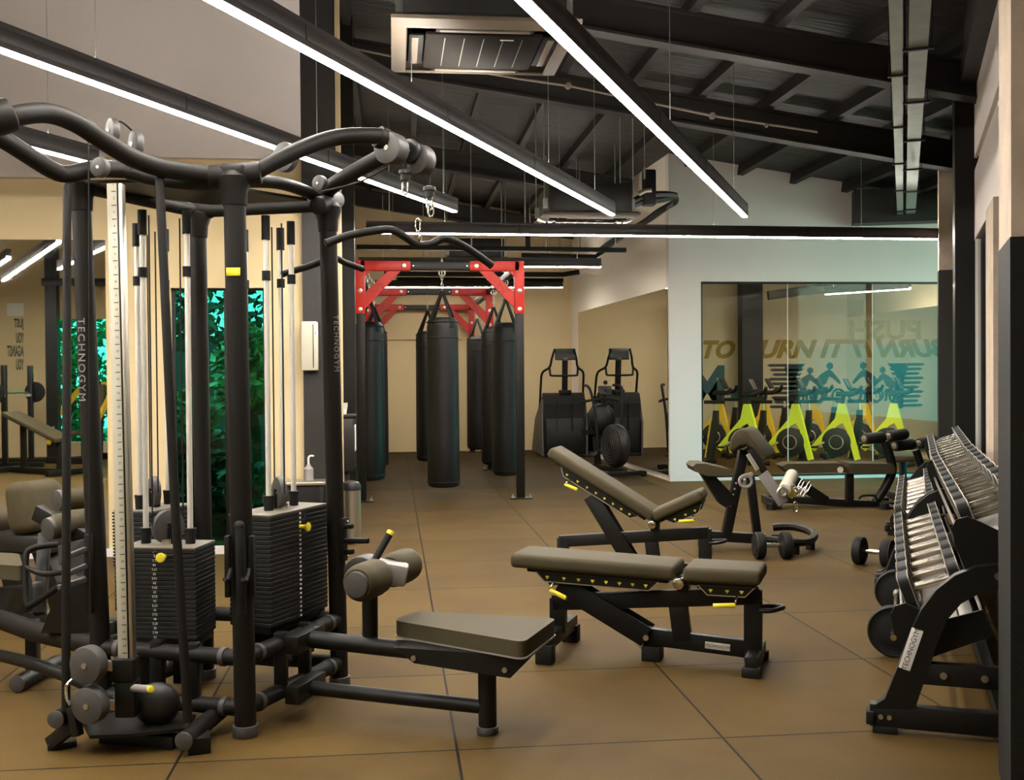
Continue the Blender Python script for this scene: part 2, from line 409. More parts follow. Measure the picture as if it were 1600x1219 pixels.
# --- corridor right wall (towards the spinning room) with its long mirror
c1, c2 = Z(903, 705), Z(1049.5, 753); cu = (c1-c2).normalized(); cn = Vector((-cu.y, cu.x, 0))
if cn.x > 0: cn = -cn
mb = MB(); mb.beam(c2-cn*.08+UP*2.6+cu*.09, c1-cn*.08+cu*.6+UP*2.6, .16, 5.2, bevel=0); structure('wall_corridor_right', mb, M_['wallc'])
def on_wall(px, py): return PL(px, py, c2, cn)
ma, mb_ = on_wall(1046, 600), on_wall(906, 600)
zt_, zb_ = on_wall(1046, 450).z, on_wall(1046, 742).z
mb = MB(); a = Vector((ma.x, ma.y, 0)); b = Vector((mb_.x, mb_.y, 0))
mb.beam(a+cn*.012+UP*(zt_+zb_)/2, b+cn*.012+UP*(zt_+zb_)/2, .02, zt_-zb_, bevel=0)
mir2 = mb.build('mirror_panel', M_['mirror']); tag(mir2, 'tall frameless mirror on the corridor side wall behind the exercise bikes', 'mirror')
# --- front of the spinning room, glass from floor to door height
gx0, gx1 = at_y(1096, 600, YBLK).x, 7.12
gz0, gz1 = at_y(1096, 747, YBLK).z, at_y(1096, 440, YBLK).z
walls('wall_block', [(XRC-.0, gx0, YBLK, YBLK+.15, 0, 4.6), (gx0, gx1+.3, YBLK, YBLK+.15, gz1, 4.4), (gx0, gx1+.3, YBLK, YBLK+.15, 0, gz0)], M_['wallw'])
mb = MB()
for x0, z0, x1, z1 in ((gx0, gz0+.012, gx1, gz0+.012), (gx0, gz1-.012, gx1, gz1-.012), (gx0+.012, gz0, gx0+.012, gz1)):
    mb.beam((x0, YBLK+.05, z0), (x1, YBLK+.05, z1), .06, .024, up=UP if z0 == z1 else XA)
structure('window_3', mb, M_['black'])
sx = [gx0+.024, at_y(1233, 600, YBLK).x, at_y(1366, 600, YBLK).x, gx1]
for i in range(3):
    mb = MB(); mb.box(((sx[i]+sx[i+1])/2, YBLK+.05, (gz0+gz1)/2), (sx[i+1]-sx[i]-.008, .012, gz1-gz0-.04)); structure('window_%d' % (i+4), mb, M_['glass'])
mb = MB()
for x in sx[1:3]: mb.box((x, YBLK+.05, (gz0+gz1)/2), (.007, .014, gz1-gz0-.04))
structure('trim_7', mb, M_['white'])
slab('wall_spinning_room_back', 3.5, 9.2, XFAR, XFAR+.15, 0, 4.5, M_['wallsp'])
slab('wall_spinning_room_right', XSPIN, XSPIN+.15, YBLK+.1, XFAR, 0, 4, M_['wallsp'])
mt_z = at_y(1326, 496, XFAR).z
mb = MB(); mb.box((XSPIN-.012, (YBLK+.3+XFAR)/2, (.12+mt_z)/2), (.02, XFAR-YBLK-.3, mt_z-.12)); o = mb.build('mirror_panel', M_['mirror'])
tag(o, 'mirror along the right wall inside the glazed spinning room', 'mirror')
p = at_y(1157, 500, XFAR-.35); p2 = at_y(1189, 500, XFAR-.35)
slab('trim_8', p.x, p2.x, XFAR-.45, XFAR-.2, 0, 4.2, M_['black'])
mb = MB(); mb.beam(D(1200, 462, 17.5), D(1365, 440, 17.5), .12, .14); structure('trim_9', mb, M_['rafter'])

# --- right-hand wall along the dumbbell racks
P0 = W(2.04, 4.0)
def RW(s, off=0.0, z=0.0): return P0 + MD*s + MN*off + UP*z
def rbox(mb, s0, s1, o0, o1, z0, z1): mb.box(RW((s0+s1)/2, (o0+o1)/2, (z0+z1)/2), (s1-s0, o1-o0, z1-z0), Matrix((MD, -MN, UP)).transposed().to_3x3()); return mb
PZ = 2.44
mb = MB(); rbox(mb, -.75, 5.35, 0, .15, PZ, 3.02); rbox(mb, -.75, 5.35, .03, .15, 3.02, 3.12); rbox(mb, -.75, 5.35, 0, .15, 3.12, 3.66); structure('wall_right', mb, M_['wallw'])
mb = MB(); rbox(mb, -.75, 2.9, .02, .15, 0, PZ); structure('wall_right_lower', mb, M_['blackglass'])
mb = MB(); rbox(mb, 3.55, 5.19, .02, .06, 0, PZ); rbox(mb, 5.21, 7.8, .02, .06, 0, 4.2); rbox(mb, 5.35, 7.8, .07, .15, 2.5, 4.2); rbox(mb, 7.8, 11.2, .07, .15, 3.45, 4.2); structure('window_7', mb, M_['blackglass'])
mb = MB(); rbox(mb, 5.19, 5.21, .0, .05, 0, PZ); structure('trim_10', mb, M_['white'])
mb = MB(); rbox(mb, 2.9, 3.55, -.03, .15, 0, PZ); structure('trim_11', mb, M_['concrete'])
mb = MB(); rbox(mb, 5.3, 5.75, -.15, .02, 0, 4.3); structure('trim_12', mb, M_['black'])
mb = MB(); rbox(mb, 7.55, 7.95, -.21, .12, 2.4, 4.2); structure('trim_13', mb, M_['concrete'])
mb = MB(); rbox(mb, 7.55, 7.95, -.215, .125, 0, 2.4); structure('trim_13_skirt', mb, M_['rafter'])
mb = MB(); rbox(mb, -.75, 5.6, -.12, .15, 3.66, 4.6); structure('trim_14', mb, M_['rafter'])
mb = MB(); pc = D(1561.5, 900, 3.66); pc.z = 0
mb.box(pc-MD*.22+MN*.3+UP*2.3, (.44, .6, 4.8), Matrix((MD, -MN, UP)).transposed().to_3x3()); structure('trim_15', mb, M_['concrete'])
mb = MB(); mb.box(pc-MD*.22+MN*.3+UP*.88, (.446, .606, 1.76), Matrix((MD, -MN, UP)).transposed().to_3x3()); structure('trim_15_shade_sleeve', mb, M_['shadetone'])  # added lower sleeve; its dark colour carries the pillar's shade
mb = MB(); rbox(mb, -.90, -.75, -.1, 4.1, 0, 4.6); structure('wall_right_return', mb, M_['wallw'])
slab('wall_right_near', 5.75, 5.9, YREAR-.2, 1.6, 0, 4.6, M_['wallw'])
# daylight window between the far pillar and the spinning room
mb = MB(); rbox(mb, 7.95, 10.75, .05, .06, 1.75, 3.45); structure('window_8', mb, M_['dayglass'])
mb = MB(); rbox(mb, 7.95, 10.75, .05, .06, .1, 1.74); structure('window_11', mb, M_['lowglass'])
mb = MB(); rbox(mb, 7.95, 11.2, .02, .12, 0, .1); rbox(mb, 7.95, 11.2, .02, .12, 3.42, 3.5); rbox(mb, 9.3, 9.36, .02, .1, .1, 3.45); structure('window_9', mb, M_['black'])

# --- behind the camera: the wall the left mirror shows
def virt(x, y, d):
    p = D(x, y, d); return Vector((p.x, 2*YW-.04-p.y, p.z))
rw0, rw1 = virt(96, 500, 19.0), virt(133, 690, 19.0)
X0, X1 = rw0.x, rw0.x+1.9
zt, zbm = rw0.z, .25
walls('wall_rear', [(-10.2, X0, YREAR-.2, YREAR, 0, 6.2), (X1, 5.9, YREAR-.2, YREAR, 0, 6.2), (X0, X1, YREAR-.2, YREAR, zt, 6.2), (X0, X1, YREAR-.2, YREAR, 0, zbm)], M_['wall'])
slab('wall_far_left', -10.2, -10, YREAR, YW, 0, 6.2, M_['wall'])
mb = MB(); mb.box(((X0+X1)/2, YREAR-.1, (zt+zbm)/2), (X1-X0, .01, zt-zbm)); structure('window_10', mb, M_['teal'])
p = virt(82, 500, 17.4); slab('trim_16', p.x-.09, p.x+.09, p.y-.09, p.y+.09, 0, 5.4, M_['black'])
mb = MB(); a = virt(66, 441, 17.3); mb.beam(a, a+Vector((3, 0, 0)), .1, .12); structure('trim_17', mb, M_['black'])

# --- roof steel: rafters across the hall and purlins along it
k = 18
def rafter(Y, x0, x1, hgt=.26):
    global k
    mb = MB()
    for off, wd, ht in ((0, .02, hgt), (-hgt/2, .16, .022), (hgt/2, .16, .022)):
        a = Vector((x0, Y, roofz(x0)-.13-hgt/2+off)); b = Vector((x1, Y, roofz(x1)-.13-hgt/2+off)); mb.beam(a, b, wd, ht, bevel=0)
    structure('trim_%d' % k, mb, M_['rafter']); k += 1
for Y, x0, x1 in ((1.2, -10, 5), (4.6, -10, 6.2), (8.25, -.5, 7.2), (10.4, -.6, 7.6), (14.6, -.6, 3.3), (18.9, -.6, 3.2)): rafter(Y, x0, x1)
for i in range(-14, 12):
    X = .30+.68*i
    if X > 7.4: continue
    y0, y1 = YREAR, (YW if X < -.7 else (13.75 if X > 3.4 else YB))
    mb = MB(); z = roofz(X)-.065
    mb.beam((X, y0, z), (X, y1, z), .075, .13, up=(-.144, 0, -1), bevel=0); structure('trim_%d' % k, mb, M_['rafter']); k += 1
bp0, bp1 = D(1369, 340, 13.0), D(1490, 330, 12.2)
mb = MB(); mb.beam(Vector((bp0.x, 13.1, 3.42)), Vector((bp0.x+1.5, 12.6, 3.42)), .3, .42, bevel=0); structure('trim_%d' % k, mb, M_['rafter']); k += 1

# --- garden outside the windows
slab('ground', -14, 16, -16, 30, -.5, -.13, M_['ground'])
def tree(name, label, loc, ztop, rx, ry, n, mt, ls=.09, zlo=.2, cat='tree', group=None, sd=0):
    rng = random.Random(sd); t = thing(name, label, cat, (loc[0], loc[1], -.13), 0, group)
    mb = MB()
    for i in range(n):
        u = rng.random(); th = rng.random()*6.283; q = math.sqrt(rng.random())
        h = zlo+(ztop-zlo)*u; sw = .55+.45*math.sin(math.pi*min(1, u*1.1))
        c = Vector((rx*q*math.cos(th)*sw, ry*q*math.sin(th)*sw, h))
        s = ls*rng.uniform(.6, 1.5); a = Vector((rng.gauss(0, 1), rng.gauss(0, 1), rng.gauss(0, .7))).normalized(); b = a.orthogonal().normalized()
        v = [mb.bm.verts.new(c+a*s), mb.bm.verts.new(c+b*s*.5), mb.bm.verts.new(c-a*s), mb.bm.verts.new(c-b*s*.5)]
        mb.bm.faces.new(v)
    mb.build('foliage', mt, t, world=False)
    mb = MB(); mb.tube([(0, 0, 0), (.05, .02, ztop*.4), (-.03, .03, ztop*.8)], [.09, .07, .03], 8); mb.build('trunk', M_['bark'], t, world=False)
    return t
gw = 'garden trees outside the left window'
tree('garden_tree', 'bright leafy tree outside the left window, by its right edge', (-1.38, 10.6), 1.95, .36, .36, 1100, M_['leafa'], .06, sd=1, zlo=1.15, group=gw)
tree('garden_tree', 'dark leafy tree outside the left window, by its left edge', (-2.75, 12.3), 2.5, .8, .5, 700, M_['leafb'], .07, sd=2, zlo=1.75, group=gw)
tree('garden_tree', 'tall dark tree outside the left window, behind the bright one', (-1.95, 14.2), 2.9, 1.0, .5, 520, M_['leafb'], .08, sd=5, zlo=1.9, group=gw)
tree('garden_shrub', 'low dark shrub outside the foot of the left window', (-1.9, 9.5), 1.02, .9, .35, 2400, M_['leafb'], .06, sd=3, zlo=.05, cat='shrub')
tree('garden_shrub', 'pale shrub in the middle of the left window view', (-2.05, 11.3), 1.35, .35, .25, 600, M_['leafa'], .05, sd=4, zlo=.95, cat='shrub')
slab('wall_garden', -9, -.9, 16.2, 16.4, -.1, 1.95, M_['slate'])
gr = 'trees outside the rear window'
for i, (dx, dy, lb) in enumerate(((-.3, -1.9, 'leafy tree seen in the left mirror at the left of the green window'), (2.2, -1.9, 'leafy tree seen in the left mirror at the right of the green window'), (.9, -4.2, 'tall tree seen in the left mirror behind the other window trees'))):
    tree('garden_tree', lb, (X0+dx, YREAR+dy), 3.6, 1.1, .8, 1800, M_['leafa'], .11, sd=10+i, group=gr)

# ================================================================== CEILING FITTINGS
def tube_light(p0, p1, label, wires=(.08, .92), group='long linear tube lights', seg=True):
    p0, p1 = Vector(p0), Vector(p1); c = (p0+p1)/2; L = (p1-p0).length
    t = thing('tube_light', label, 'light', c, math.atan2((p1-p0).y, (p1-p0).x), group)
    mb = MB(); mb.box((0, 0, .052), (L, .058, .07), bevel=.004)
    mb.box((0, .027, .012), (L, .004, .03)); mb.box((0, -.027, .012), (L, .004, .03)); mb.box((0, .0265, .094), (L, .005, .024)); mb.box((0, -.0265, .094), (L, .005, .024)); mb.box((L/2-.003, 0, .094), (.006, .05, .024)); mb.box((-L/2+.003, 0, .094), (.006, .05, .024)); mb.build('housing', M_['housing'], t, world=False)
    mb = MB(); mb.box((0, 0, .003), (L-.004, .045, .032), bevel=.006); mb.build('diffuser', M_['tube'], t, world=False)
    mb = MB(); mb.box((0, 0, .0885), (L-.02, .03, .003)); mb.build('added_uplight_strip', M_['added_uplight'], t, world=False)  # added glowing strip, out of view, lights the walls above
    for f in wires:
        x = (f-.5)*L; wp = p0+(p1-p0)*f; zz = roofz(wp.x)-c.z
        mb = MB(); mb.cyl((x, 0, .085), (x, 0, zz+.02), .0025, n=6); mb.cyl((x, 0, .085), (x, 0, .12), .007, n=8); mb.build('suspension_wire', M_['galv'], t, world=False)
    if seg:
        for i in range(1, int(L/1.5)):
            x = -L/2+i*1.5; mb = MB(); mb.box((x, 0, .052), (.012, .062, .074)); mb.build('joint_sleeve', M_['black'], t, world=False)
    return t
def along(end, L): return Vector(end)-MD*L
z0 = 2.75
tube_light(along(Z(150, 256, z0), 5.2), Z(150, 256, z0), 'leftmost of the diagonal tube lights, low over the mirror wall')
tube_light(along(Z(711, 330, z0), 8.2), Z(711, 330, z0), 'diagonal tube light crossing above the cable machine', wires=(.1, .47, .72, .97))
tube_light(along(Z(957, 335, z0), 8.2), Z(957, 335, z0), 'diagonal tube light ending under the rear ceiling cassette', wires=(.1, .5, .78, .93))
tube_light(along(Z(1164, 338, z0), 8.2), Z(1164, 338, z0), 'rightmost of the diagonal tube lights, ending before the white wall', wires=(.1, .6, .92))
p = Z(572, 363, z0); p2 = Z(1474, 373, z0)
tube_light(p, p+(p2-p)*1.06, 'long crosswise tube light hung in front of the red bag rig', wires=(.12, .3, .55, .8))
p = at_y(560, 415, 13.7); p2 = at_y(939, 417, 13.7)
tube_light(p, p2, 'crosswise tube light above the middle of the bag rig', wires=(.1, .9))
p = at_y(585, 449, 17.2); p2 = at_y(879, 448, 17.2)
tube_light(p, p2, 'rearmost crosswise tube light, close to the back wall', wires=(.1, .9))
# the same rows continue behind and beside the camera
tube_light(Vector((-6.6, -.6, 2.75)), Vector((-6.6, -.6, 2.75))+MD*5, 'tube light over the far left floor, reflected in the big mirror', wires=(.1, .9))
def refl(x, y):
    p = Z(x, y, 2.75); return Vector((p.x, 2*YW-.04-p.y, 2.75))
tube_light(refl(5, 438), refl(92, 378), 'tube light out at the far left, shown whole in the left mirror', wires=(.1, .9))
# inside the spinning room
p = at_y(1290, 466, 16.4); p2 = at_y(1422, 444, 15.3); 
tube_light(p, p2, 'tube light hung inside the glazed spinning room', wires=(.1, .9), group='spinning room tube lights')
tube_light(Vector((4.3, 14.6, 3.0)), Vector((7.6, 14.6, 3.0)), 'unseen tube light added close behind the spinning room glass', wires=(.1, .9), group='spinning room tube lights')  # added lamp hidden above the glass, brightens the room inside

def cassette(c, label, rods):
    t = thing('ceiling_cassette', label, 'air conditioner', c, 0, 'ceiling cassette air conditioners')
    s = .475
    mb = MB()                                     # square fascia: sloping rim around a sunk grille
    def sq(h, z): return [Vector((-h, -h, z)), Vector((h, -h, z)), Vector((h, h, z)), Vector((-h, h, z))]
    rings = [[mb.bm.verts.new(v) for v in sq(h, z)] for h, z in ((s-.03, .05), (s, .03), (s, .012), (s-.03, 0), (.40, -.012), (.395, .0))]
    mb.skin(rings, cap=False); mb.bm.faces.new(rings[0]); mb.build('fascia', M_['ac'], t, world=False)
    mb = MB(); mb.box((0, 0, -.002), (.60, .60, .02), bevel=.008); mb.build('intake_grille', M_['acdark'], t, world=False)
    mb = MB()
    for i in range(5): mb.box((-.2+i*.1, 0, -.011), (.005, .5, .003))
    mb.build('grille_rib', M_['ac'], t, world=False)
    for a in range(4):
        R = Matrix.Rotation(a*math.pi/2, 3, 'Z')
        mb = MB(); mb.box(R @ Vector((0, .345, .004)), (.50, .075, .012) if a % 2 == 0 else (.075, .50, .012), bevel=.004); lv = mb.build('air_slot', M_['rubber'], t, world=False)
        mb = MB(); mb.box(R @ Vector((0, .352, -.006)), (.46, .035, .008) if a % 2 == 0 else (.035, .46, .008), R @ Matrix.Rotation(.5, 3, 'X') @ R.transposed() if False else None, bevel=.003); mb.build('louver', M_['ac'], lv, world=False)
    mb = MB(); mb.box((.12, -.24, -.012), (.07, .012, .004)); mb.build('indicator_strip', M_['white'], t, world=False)
    mb = MB(); mb.box((0, 0, .19), (.82, .82, .28), bevel=.02); mb.build('casing', M_['dplastic'], t, world=False)
    for sx_ in (-1, 1):
        for sy_ in (-1, 1):
            x, y = sx_*.44, sy_*.3; top = roofz(c[0]+x)-c[2]
            mb = MB(); mb.cyl((x, y, .1), (x, y, top), .006, n=8); mb.box((x*.96, y, .14), (.06, .05, .1)); mb.cyl((x, y, .15), (x, y, .18), .014, n=8); mb.build('hanger_rod', M_['galv'], t, world=False)
    return t
ca = Z(750, 80, 3.1); cassette((ca.x, ca.y, 3.1), 'ceiling air conditioner with pale square grille at the top centre', True)
cb = D(912, 345, 10.9); cassette((cb.x, cb.y, cb.z-.02), 'ceiling air conditioner hung over the tube light ends, near the white wall', True)
cc = at_y(742, 396, 16.5); cassette((cc.x, cc.y, cc.z-.15), 'far dark ceiling air conditioner above the red rig beam', True)

def cable_tray(p0, p1, wd, label, clips):
    p0, p1 = Vector(p0), Vector(p1); c = (p0+p1)/2; L = (p1-p0).length
    t = thing('cable_tray', label, 'cable tray', c, math.atan2((p1-p0).y, (p1-p0).x), 'hanging cable trays')
    mb = MB(); mb.box((0, 0, 0), (L, wd, .003)); mb.box((0, wd/2, .03), (L, .003, .06)); mb.box((0, -wd/2, .03), (L, .003, .06)); mb.build('tray', M_['galv'], t, world=False)
    for i in range(clips):
        x = -L/2+(i+.7)*L/clips; mb = MB(); mb.box((x, 0, -.008), (.025, wd*1.7, .014)); 
        for sg in (-1, 1): mb.cyl((x, sg*wd*.75, -.01), (x, sg*wd*.75, roofz((p0+(p1-p0)*((i+.7)/clips)).x)-c.z), .003, n=6)
        mb.build('hanger_bracket', M_['black'], t, world=False)
    return t
zt = 3.3
e0, e1 = Z(1406.5, 338, zt), Z(1423, 334, zt)
cable_tray(along(e0, 9.6), e0, .068, 'narrow steel cable tray, the left one of the two running under the roof', 6)
cable_tray(along(e1, 9.6), e1, .105, 'wider steel cable tray, the right one of the two, edged by bracket clips', 7)
# thin white conduit with round junction boxes, under the roof
q = [D(507, 66, 10.1), D(608, 87, 10.1), D(811, 123, 10.1), D(888, 134, 10.1), D(1113, 181, 10.1), D(1277, 206, 10.1)]
t = thing('electrical_conduit', 'thin white conduit with round junction boxes crossing the dark roof', 'conduit', (q[0]+q[-1])/2)
mb = MB(); mb.tube(q, .012, 8, smooth=False); mb.build('pipe', M_['ac'], t)
for px, py in ((888, 134), (1113, 181), (1198, 196)):
    mb = MB(); c = D(px, py, 10.1); mb.cyl(c-Vector((0, .02, 0)), c+Vector((0, .02, 0)), .032 if px != 1198 else .018, n=14, bevel=.006); mb.build('junction_box', M_['ac'], t)
# drain pump, refrigerant hoses and pipe rails beyond the rig
t = thing('refrigerant_hoses', 'black insulated hoses with a pump box leading from the rear ceiling cassette', 'hose', cb+Vector((.7, .4, 0)))
mb = MB(); mb.tube([D(975, 330, 10.9), D(1000, 316, 11), D(1030, 312, 11.2), D(1052, 308, 11.4), D(1054, 316, 11.6), D(1030, 330, 12), D(1005, 348, 13), D(975, 365, 14), D(935, 392, 15.5)], .035, 8); mb.build('hose', M_['rubber'], t)
mb = MB(); mb.tube([D(982, 318, 10.9), D(1010, 305, 11), D(1040, 303, 11.1), D(1056, 305, 11.2)], .03, 8); mb.build('hose', M_['rubber'], t)
mb = MB(); mb.tube([D(1050, 320, 11.5), D(1020, 342, 12.6), D(990, 360, 13.6), D(950, 388, 15)], .018, 8); mb.build('drain_pipe', M_['plastic'], t)
mb = MB(); mb.box(D(1014, 294, 11), (.12, .14, .36), bevel=.015); mb.build('pump_box', M_['black'], t)
mb = MB(); mb.tube([D(998, 304, 10.9), D(1008, 298, 10.9), D(1018, 297, 10.9)], .022, 8); mb.build('valve', M_['steel'], t)
mb = MB(); mb.cyl(D(1007, 262, 10.9), D(1007, 280, 10.9), .012, n=8); mb.cyl(D(1007, 280, 10.9), Vector((D(1007, 262, 10.9).x, D(1007, 262, 10.9).y, roofz(D(1007, 262, 10.9).x))), .004, n=6); mb.build('hanger_rod', M_['galv'], t)
def rail(name, label, pts, r, mt, cat, drop=()):
    t = thing(name, label, cat, (Vector(pts[0])+Vector(pts[-1]))/2)
    mb = MB(); mb.tube(pts, r, 8, smooth=False); mb.build('pipe', mt, t)
    for f in drop:
        p = Vector(pts[0]).lerp(Vector(pts[-1]), f); mb = MB(); mb.cyl(p, (p.x, p.y, roofz(p.x)), .008, n=6); mb.build('hanger_rod', M_['galv'], t)
    return t
t = thing('strut_rail', 'flat grey hanging rail crossing just above the red bag rig', 'rail', at_y(760, 388, 13.2))
a, b = at_y(557, 386, 13.2), at_y(978, 391, 13.2); mb = MB(); mb.beam(a, b, .06, .055); mb.build('rail', M_['char'], t)
for f in (.12, .42, .62, .96):
    p = a.lerp(b, f); mb = MB(); mb.cyl(p, (p.x, p.y, roofz(p.x)), .007, n=6); mb.build('hanger_rod', M_['galv'], t)
p = at_y(825, 378, 13.2); mb = MB(); mb.box(p, (.05, .05, .14)); mb.build('clamp', M_['char'], t)
rail('drain_pipe', 'black pipe sloping under the rail right of the bag rig', [at_y(815, 399, 14.5), at_y(930, 401, 14.5), at_y(945, 391, 14.5)], .03, M_['rubber'], 'pipe', (.3, .7))
rail('refrigerant_pipe', 'dark pipe run behind the red rig posts, below the rear tube lights', [at_y(600, 428, 15.6), at_y(880, 429, 15.6), at_y(905, 425, 15.6)], .035, M_['rubber'], 'pipe', (.2, .6, .9))
rail('refrigerant_pipe', 'thinner dark pipe hung just under the larger one behind the rig', [at_y(620, 436, 16.4), at_y(880, 438, 16.4)], .03, M_['char'], 'pipe', (.2, .8))

# ================================================================== CABLE MULTI-STATION
def texts(name, items, mt, parent, depth=.001):
    """many short inscriptions of one kind as a single printed part: (string, size, origin, xdir, ydir)"""
    bm = bmesh.new()
    for s, size, o, xd, yd in items:
        cu = bpy.data.curves.new('lettering', 'FONT'); cu.body = s; cu.size = size; cu.align_x = 'CENTER'; cu.align_y = 'CENTER'; cu.extrude = depth*.5; cu.resolution_u = 1
        t = bpy.data.objects.new('lettering', cu); COL.objects.link(t); bpy.context.view_layer.update()
        me = bpy.data.meshes.new_from_object(t.evaluated_get(bpy.context.evaluated_depsgraph_get()))
        bpy.data.objects.remove(t); bpy.data.curves.remove(cu)
        xd = Vector(xd).normalized(); yd = Vector(yd); yd = (yd-xd*yd.dot(xd)).normalized()
        me.transform(Matrix.Translation(Vector(o)) @ Matrix((xd, yd, xd.cross(yd))).transposed().to_4x4())
        bm.from_mesh(me); bpy.data.meshes.remove(me)
    me = bpy.data.meshes.new(name); bm.to_mesh(me); bm.free(); me.transform(ROOT[parent.name].inverted())
    return link(name, me, mt, parent)

st = thing('cable_multi_station', 'big charcoal cable machine with weight stacks, curved arms and seats on its sides', 'cable machine', W(-1.2, 4.5))
def C(r, d, z=0.0): return W(r, d, z)
Fb, Rb, Lb, Bb = Z(384, 1150), Z(531, 1072), C(-1.625, 4.26), C(-1.39, 4.86)
TOPZ = 2.03
posts = {'F': (Fb, D(366, 290, 4.07), .041), 'R': (Rb, D(512, 335, 4.72), .038), 'L': (Lb, D(126, 300, 4.26), .037), 'B': (Bb, D(309, 345, 4.86), .037)}
def on_post(k, z):
    b, t, r = posts[k]; f = z/t.z; return b.lerp(t, f)
for k_, (b, t, r) in posts.items():
    mb = MB(); mb.cyl(b, t, r, n=24); po = mb.build('post', M_['char'], st)
    mb = MB(); mb.cyl(b, b+UP*.045, r+.008, n=24, bevel=.004); mb.build('foot_cap', M_['plastic'], po)
    mb = MB(); a = on_post(k_, t.z-.075); mb.lathe(a, t-b, [(r+.004, 0), (r+.006, .01), (r+.008, .05), (r+.02, .085), (r+.022, .105), (r+.006, .125), (.0, .128)], 24); mb.build('joint_cap', M_['char'], po)
def hub(p, axis, r, th, mt, name='pulley', par=None, bolt=True):
    a = Vector(axis).normalized(); mb = MB(); mb.cyl(p-a*th/2, p+a*th/2, r, n=32, bevel=min(.006, th*.3)); o = mb.build(name, mt, par or st)
    if bolt:
        mb = MB(); mb.cyl(p-a*(th/2+.004), p+a*(th/2+.004), r*.16, n=12); mb.build('axle_bolt', M_['steel'], o) if par is None else mb.build('axle_bolt', M_['steel'], par)
    return o
# -- overhead frame
mb = MB(); mb.tube([D(366, 276, 4.07), D(340, 274, 4.06), D(300, 270, 4.04), D(250, 262, 3.98), D(205, 246, 3.9), D(165, 222, 3.82), D(118, 192, 3.72), D(75, 177, 3.62), D(30, 180, 3.52), D(-25, 196, 3.44)], .034, 18); mb.build('overhead_arm', M_['char'], st)
mb = MB(); mb.tube([D(215, 266, 4.1), D(150, 264, 4.16), D(105, 272, 4.12), D(82, 266, 4.06), D(48, 245, 3.94), D(12, 222, 3.82), D(-30, 198, 3.7)], .033, 18); mb.build('overhead_arm', M_['char'], st)
mb = MB(); mb.tube([D(372, 285, 4.07), D(400, 268, 4.09), D(440, 247, 4.14), D(480, 229, 4.2), D(520, 216, 4.26), D(560, 212, 4.31), D(596, 213, 4.36)], .032, 18); mb.build('overhead_arm', M_['char'], st)
mb = MB(); mb.tube([D(508, 318, 4.72), D(512, 298, 4.7), D(530, 283, 4.64), D(562, 264, 4.56), D(604, 241, 4.47)], .034, 18); mb.build('overhead_arm', M_['char'], st)
mb = MB(); mb.cyl(D(326, 276, 4.06), D(408, 270, 4.08), .043, n=22, bevel=.008); mb.box(D(366, 268, 4.07), (.10, .09, .05), (0, 0, -PSI), .018, 4); mb.build('joint_cap', M_['char'], st)
mb = MB(); mb.cyl(D(496, 322, 4.62), D(526, 312, 4.84), .040, n=22, bevel=.008); mb.build('joint_cap', M_['char'], st)
mb = MB(); mb.cyl(D(284, 326, 4.83), D(334, 328, 4.86), .038, n=22, bevel=.008); mb.build('joint_cap', M_['char'], st)
mb = MB(); mb.tube([D(366, 283, 4.07), D(430, 285, 4.35), D(480, 300, 4.6), D(512, 322, 4.72)], .026, 14); mb.build('top_tube', M_['black'], st)
mb = MB(); mb.cyl(D(309, 330, 4.86), D(512, 320, 4.72), .03); mb.build('top_tube', M_['char'], st)
mb = MB(); mb.cyl(D(126, 290, 4.26), D(309, 330, 4.86), .03); mb.build('top_tube', M_['char'], st)
mb = MB(); mb.tube([D(200, 268, 4.1), D(250, 280, 4.1), D(310, 286, 4.08), D(366, 282, 4.07)], .03, 14); mb.build('top_tube', M_['black'], st)
mb = MB(); mb.poly([D(112, 284, 4.22), D(300, 282, 4.18), D(480, 312, 4.62), D(330, 318, 4.7), D(180, 300, 4.5)], (0, 0, .012)); mb.build('pulley_plate', M_['black'], st)
ax = W(.47, .88)
hd = MB(); hd.cyl(D(590, 213, 4.36), D(626, 232, 4.42), .045, n=18); hd.build('pulley_head', M_['char'], st)
hub(D(612, 233, 4.38), ax, .064, .075, M_['plastic'], 'pulley_cover')
hub(D(655, 250, 4.48), ax, .064, .07, M_['plastic'], 'pulley_cover')
mb = MB(); mb.cyl(D(20, 178, 3.5), D(-20, 190, 3.46), .055, n=20, bevel=.01); mb.build('pulley_cover', M_['char'], st)
hub(D(212, 226, 4.3), W(.75, .6), .058, .03, M_['plastic']); hub(D(176, 205, 4.25), W(.75, .6), .05, .03, M_['plastic'])
hub(D(157, 262, 4.0), W(.3, .9), .037, .03, M_['plastic']); hub(D(446, 246, 4.5), W(.5, .8), .062, .035, M_['plastic'])
hub(D(500, 287, 4.6), W(.5, .8), .035, .03, M_['plastic']); hub(D(640, 0+236, 4.44), ax, .05, .02, M_['dplastic'])
mb = MB(); mb.tube([D(172, 190, 4.25), D(190, 191, 4.26), D(207, 205, 4.3)], .004, 6); mb.build('cable', M_['rubber'], st)
mb = MB(); mb.tube([D(500, 300, 4.55), D(560, 285, 4.48), D(604, 262, 4.43)], .004, 6); mb.build('cable', M_['rubber'], st)
def snap_hook(p, nm='snap_hook', s=1.0, par=None, tilt=0.0):
    mb = MB(); x = r0; c = Vector(p)
    mb.tube([c+x*(.010*s)*a+UP*(.03*s)*b+x*(tilt*.05*s)*b for a, b in ((0, 1), (1, .7), (1.1, 0), (1, -.7), (0, -1), (-1, -.7), (-1.0, 0), (-.9, .7))], .0038*s, 7, close=True, sub=3)
    return mb.build(nm, M_['chrome'], par or st)
